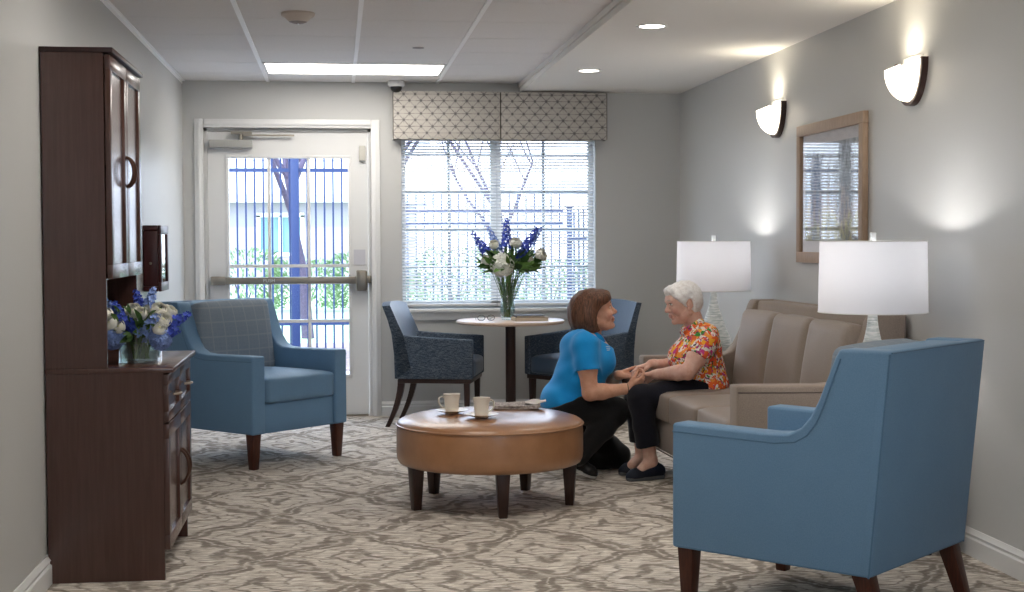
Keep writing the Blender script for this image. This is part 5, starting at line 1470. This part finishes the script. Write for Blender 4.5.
def bare_tree(x, y, h, r0, seed, label, spread=.55, depth=6, lean=0.0, dens=3):
    t = thing('bare_tree', label, 'tree', (x, y, -.05), 0, 'bare spring trees beyond the fence'); rg = random.Random(seed)
    trunk = MB(); br = MB()
    def grow(p, d, ln, r_, lev):
        n = 5; pts = [p]; rad = [r_]; q = p.copy(); dd = d.copy()
        for i in range(n):
            dd = (dd+Vector((rg.uniform(-.13, .13), rg.uniform(-.13, .13), .05))).normalized(); q = q+dd*ln/n; pts.append(q.copy()); rad.append(r_*(1-.45*(i+1)/n))
        (trunk if lev == 0 else br).add(tube(pts, rad, 8 if lev < 2 else 4, cap=False))
        if lev >= depth: return
        for k in range(dens if lev else dens+2):
            s_ = rg.uniform(.45, 1.0) if lev else rg.uniform(.55, 1.0); i = min(n-1, int(s_*n)); pp = pts[i].lerp(pts[i+1], s_*n-i) if i+1 <= n else pts[-1]
            a = rg.random()*6.283; sd = Vector((math.cos(a), math.sin(a), 0)); nd = (dd*(1-spread*.6)+sd*spread+Vector((0, 0, .12))).normalized()
            grow(pp, nd, ln*rg.uniform(.52, .78), r_*.5, lev+1)
    grow(Vector((0, 0, 0)), Vector((lean, 0, 1)).normalized(), h*.42, r0, 0)
    trunk.build('trunk', M['bark'], t); br.build('branches', M['bark'], t, smooth=False)
    return t
bare_tree(-.40, 19.5, 6.0, .085, 4, 'bare tree seen through the glazed door', depth=6)
bare_tree(2.25, 18.2, 5.0, .060, 9, 'bare tree outside the middle of the window', depth=6)
bare_tree(4.1, 20.5, 6.0, .065, 15, 'bare tree outside the right half of the window', depth=6)
bare_tree(1.0, 24.0, 6.5, .070, 22, 'bare tree farther back, outside the left half of the window', depth=6)
def shrub(x, y, rx, h, seed, label):
    t = thing('garden_shrub', label, 'shrub', (x, y, -.04), 0, 'shrubs below the house'); rg = random.Random(seed); mb = MB()
    for i in range(900):
        a = rg.random()*6.283; z = rg.random(); q = math.sqrt(max(0, 1-(z*1.1-.35)**2)); rr = rg.uniform(.7, 1.0)
        p = Vector((math.cos(a)*rx*q*rr, math.sin(a)*rx*.7*q*rr, .06+h*z)); d = Vector((math.cos(a), math.sin(a), .4+rg.random()))
        mb.add(leaf_blade(.09, .045, .2, 3), rg.randrange(2), Matrix.Translation(p) @ frame_of(d))
    mb.build('foliage', [M['hedge'], M['hedge2']], t, smooth=False); st_ = MB()
    for k in range(5): a = k*1.3; st_.add(tube([(0, 0, 0), (math.cos(a)*rx*.3, math.sin(a)*rx*.3, h*.6)], [.02, .008], 5))
    st_.build('stems', M['bark'], t)
for i, (x, y, rx, h, lb) in enumerate(((-3.1, 27, .9, 1.0, 'green shrub below the dark carport of the pale house'), (-1.75, 27.2, .8, 1.1, 'green shrub left of the bare tree, seen through the door'), (-.6, 27, .8, .9, 'green shrub behind the bare tree, seen through the door'), (.55, 27.1, .85, 1.0, 'green shrub at the right edge of the door glass'), (2.2, 26.5, .9, 1.1, 'green shrub outside the left half of the window'), (3.9, 26, .9, .9, 'green shrub outside the right half of the window'))):
    shrub(x, y, rx, h, 40+i, lb)
t = thing('neighbour_house', 'pale house with a low roof beyond the fence', 'house', (-2.0, 40, -.04))
mb = MB()
slab_with_holes(-5, 4.2, 0, 2.55, [(-2.9, -1.15, .0, 1.95), (-.12, 1.02, 1.0, 2.05)], lambda a, b, c_, d: mb.add(box(a, b, 0, .25, c_, d)))
mb.add(box(-5, 4.2, 4.5, 4.7, 0, 2.55)).add(box(-5, -4.8, .2, 4.6, 0, 2.55)).add(box(4.0, 4.2, .2, 4.6, 0, 2.55)).add(box(-2.9, -1.15, 1.4, 1.5, 0, 2.0))
mb.build('walls', M['siding'], t, smooth=False)
MB().add(prism([(-.55, 2.40), (-.55, 2.62), (2.4, 4.9), (5.3, 2.62), (5.3, 2.40)], 'x', -5.5, 4.7)).build('roof', M['roof'], t, smooth=False)
mb = MB()
for a, b, c_, d in ((-.20, 1.10, 2.0, 2.12), (-.20, 1.10, .92, 1.02), (-.20, -.10, 1.0, 2.05), (1.0, 1.10, 1.0, 2.05), (.40, .50, 1.0, 2.05)): mb.add(box(a, b, -.04, .10, c_, d))
fr = mb.build('window_frame', M['white'], t, smooth=False)
MB().add(box(-.1, 1.0, .08, .10, 1.02, 2.0)).build('pane', M['teal'], fr, smooth=False)
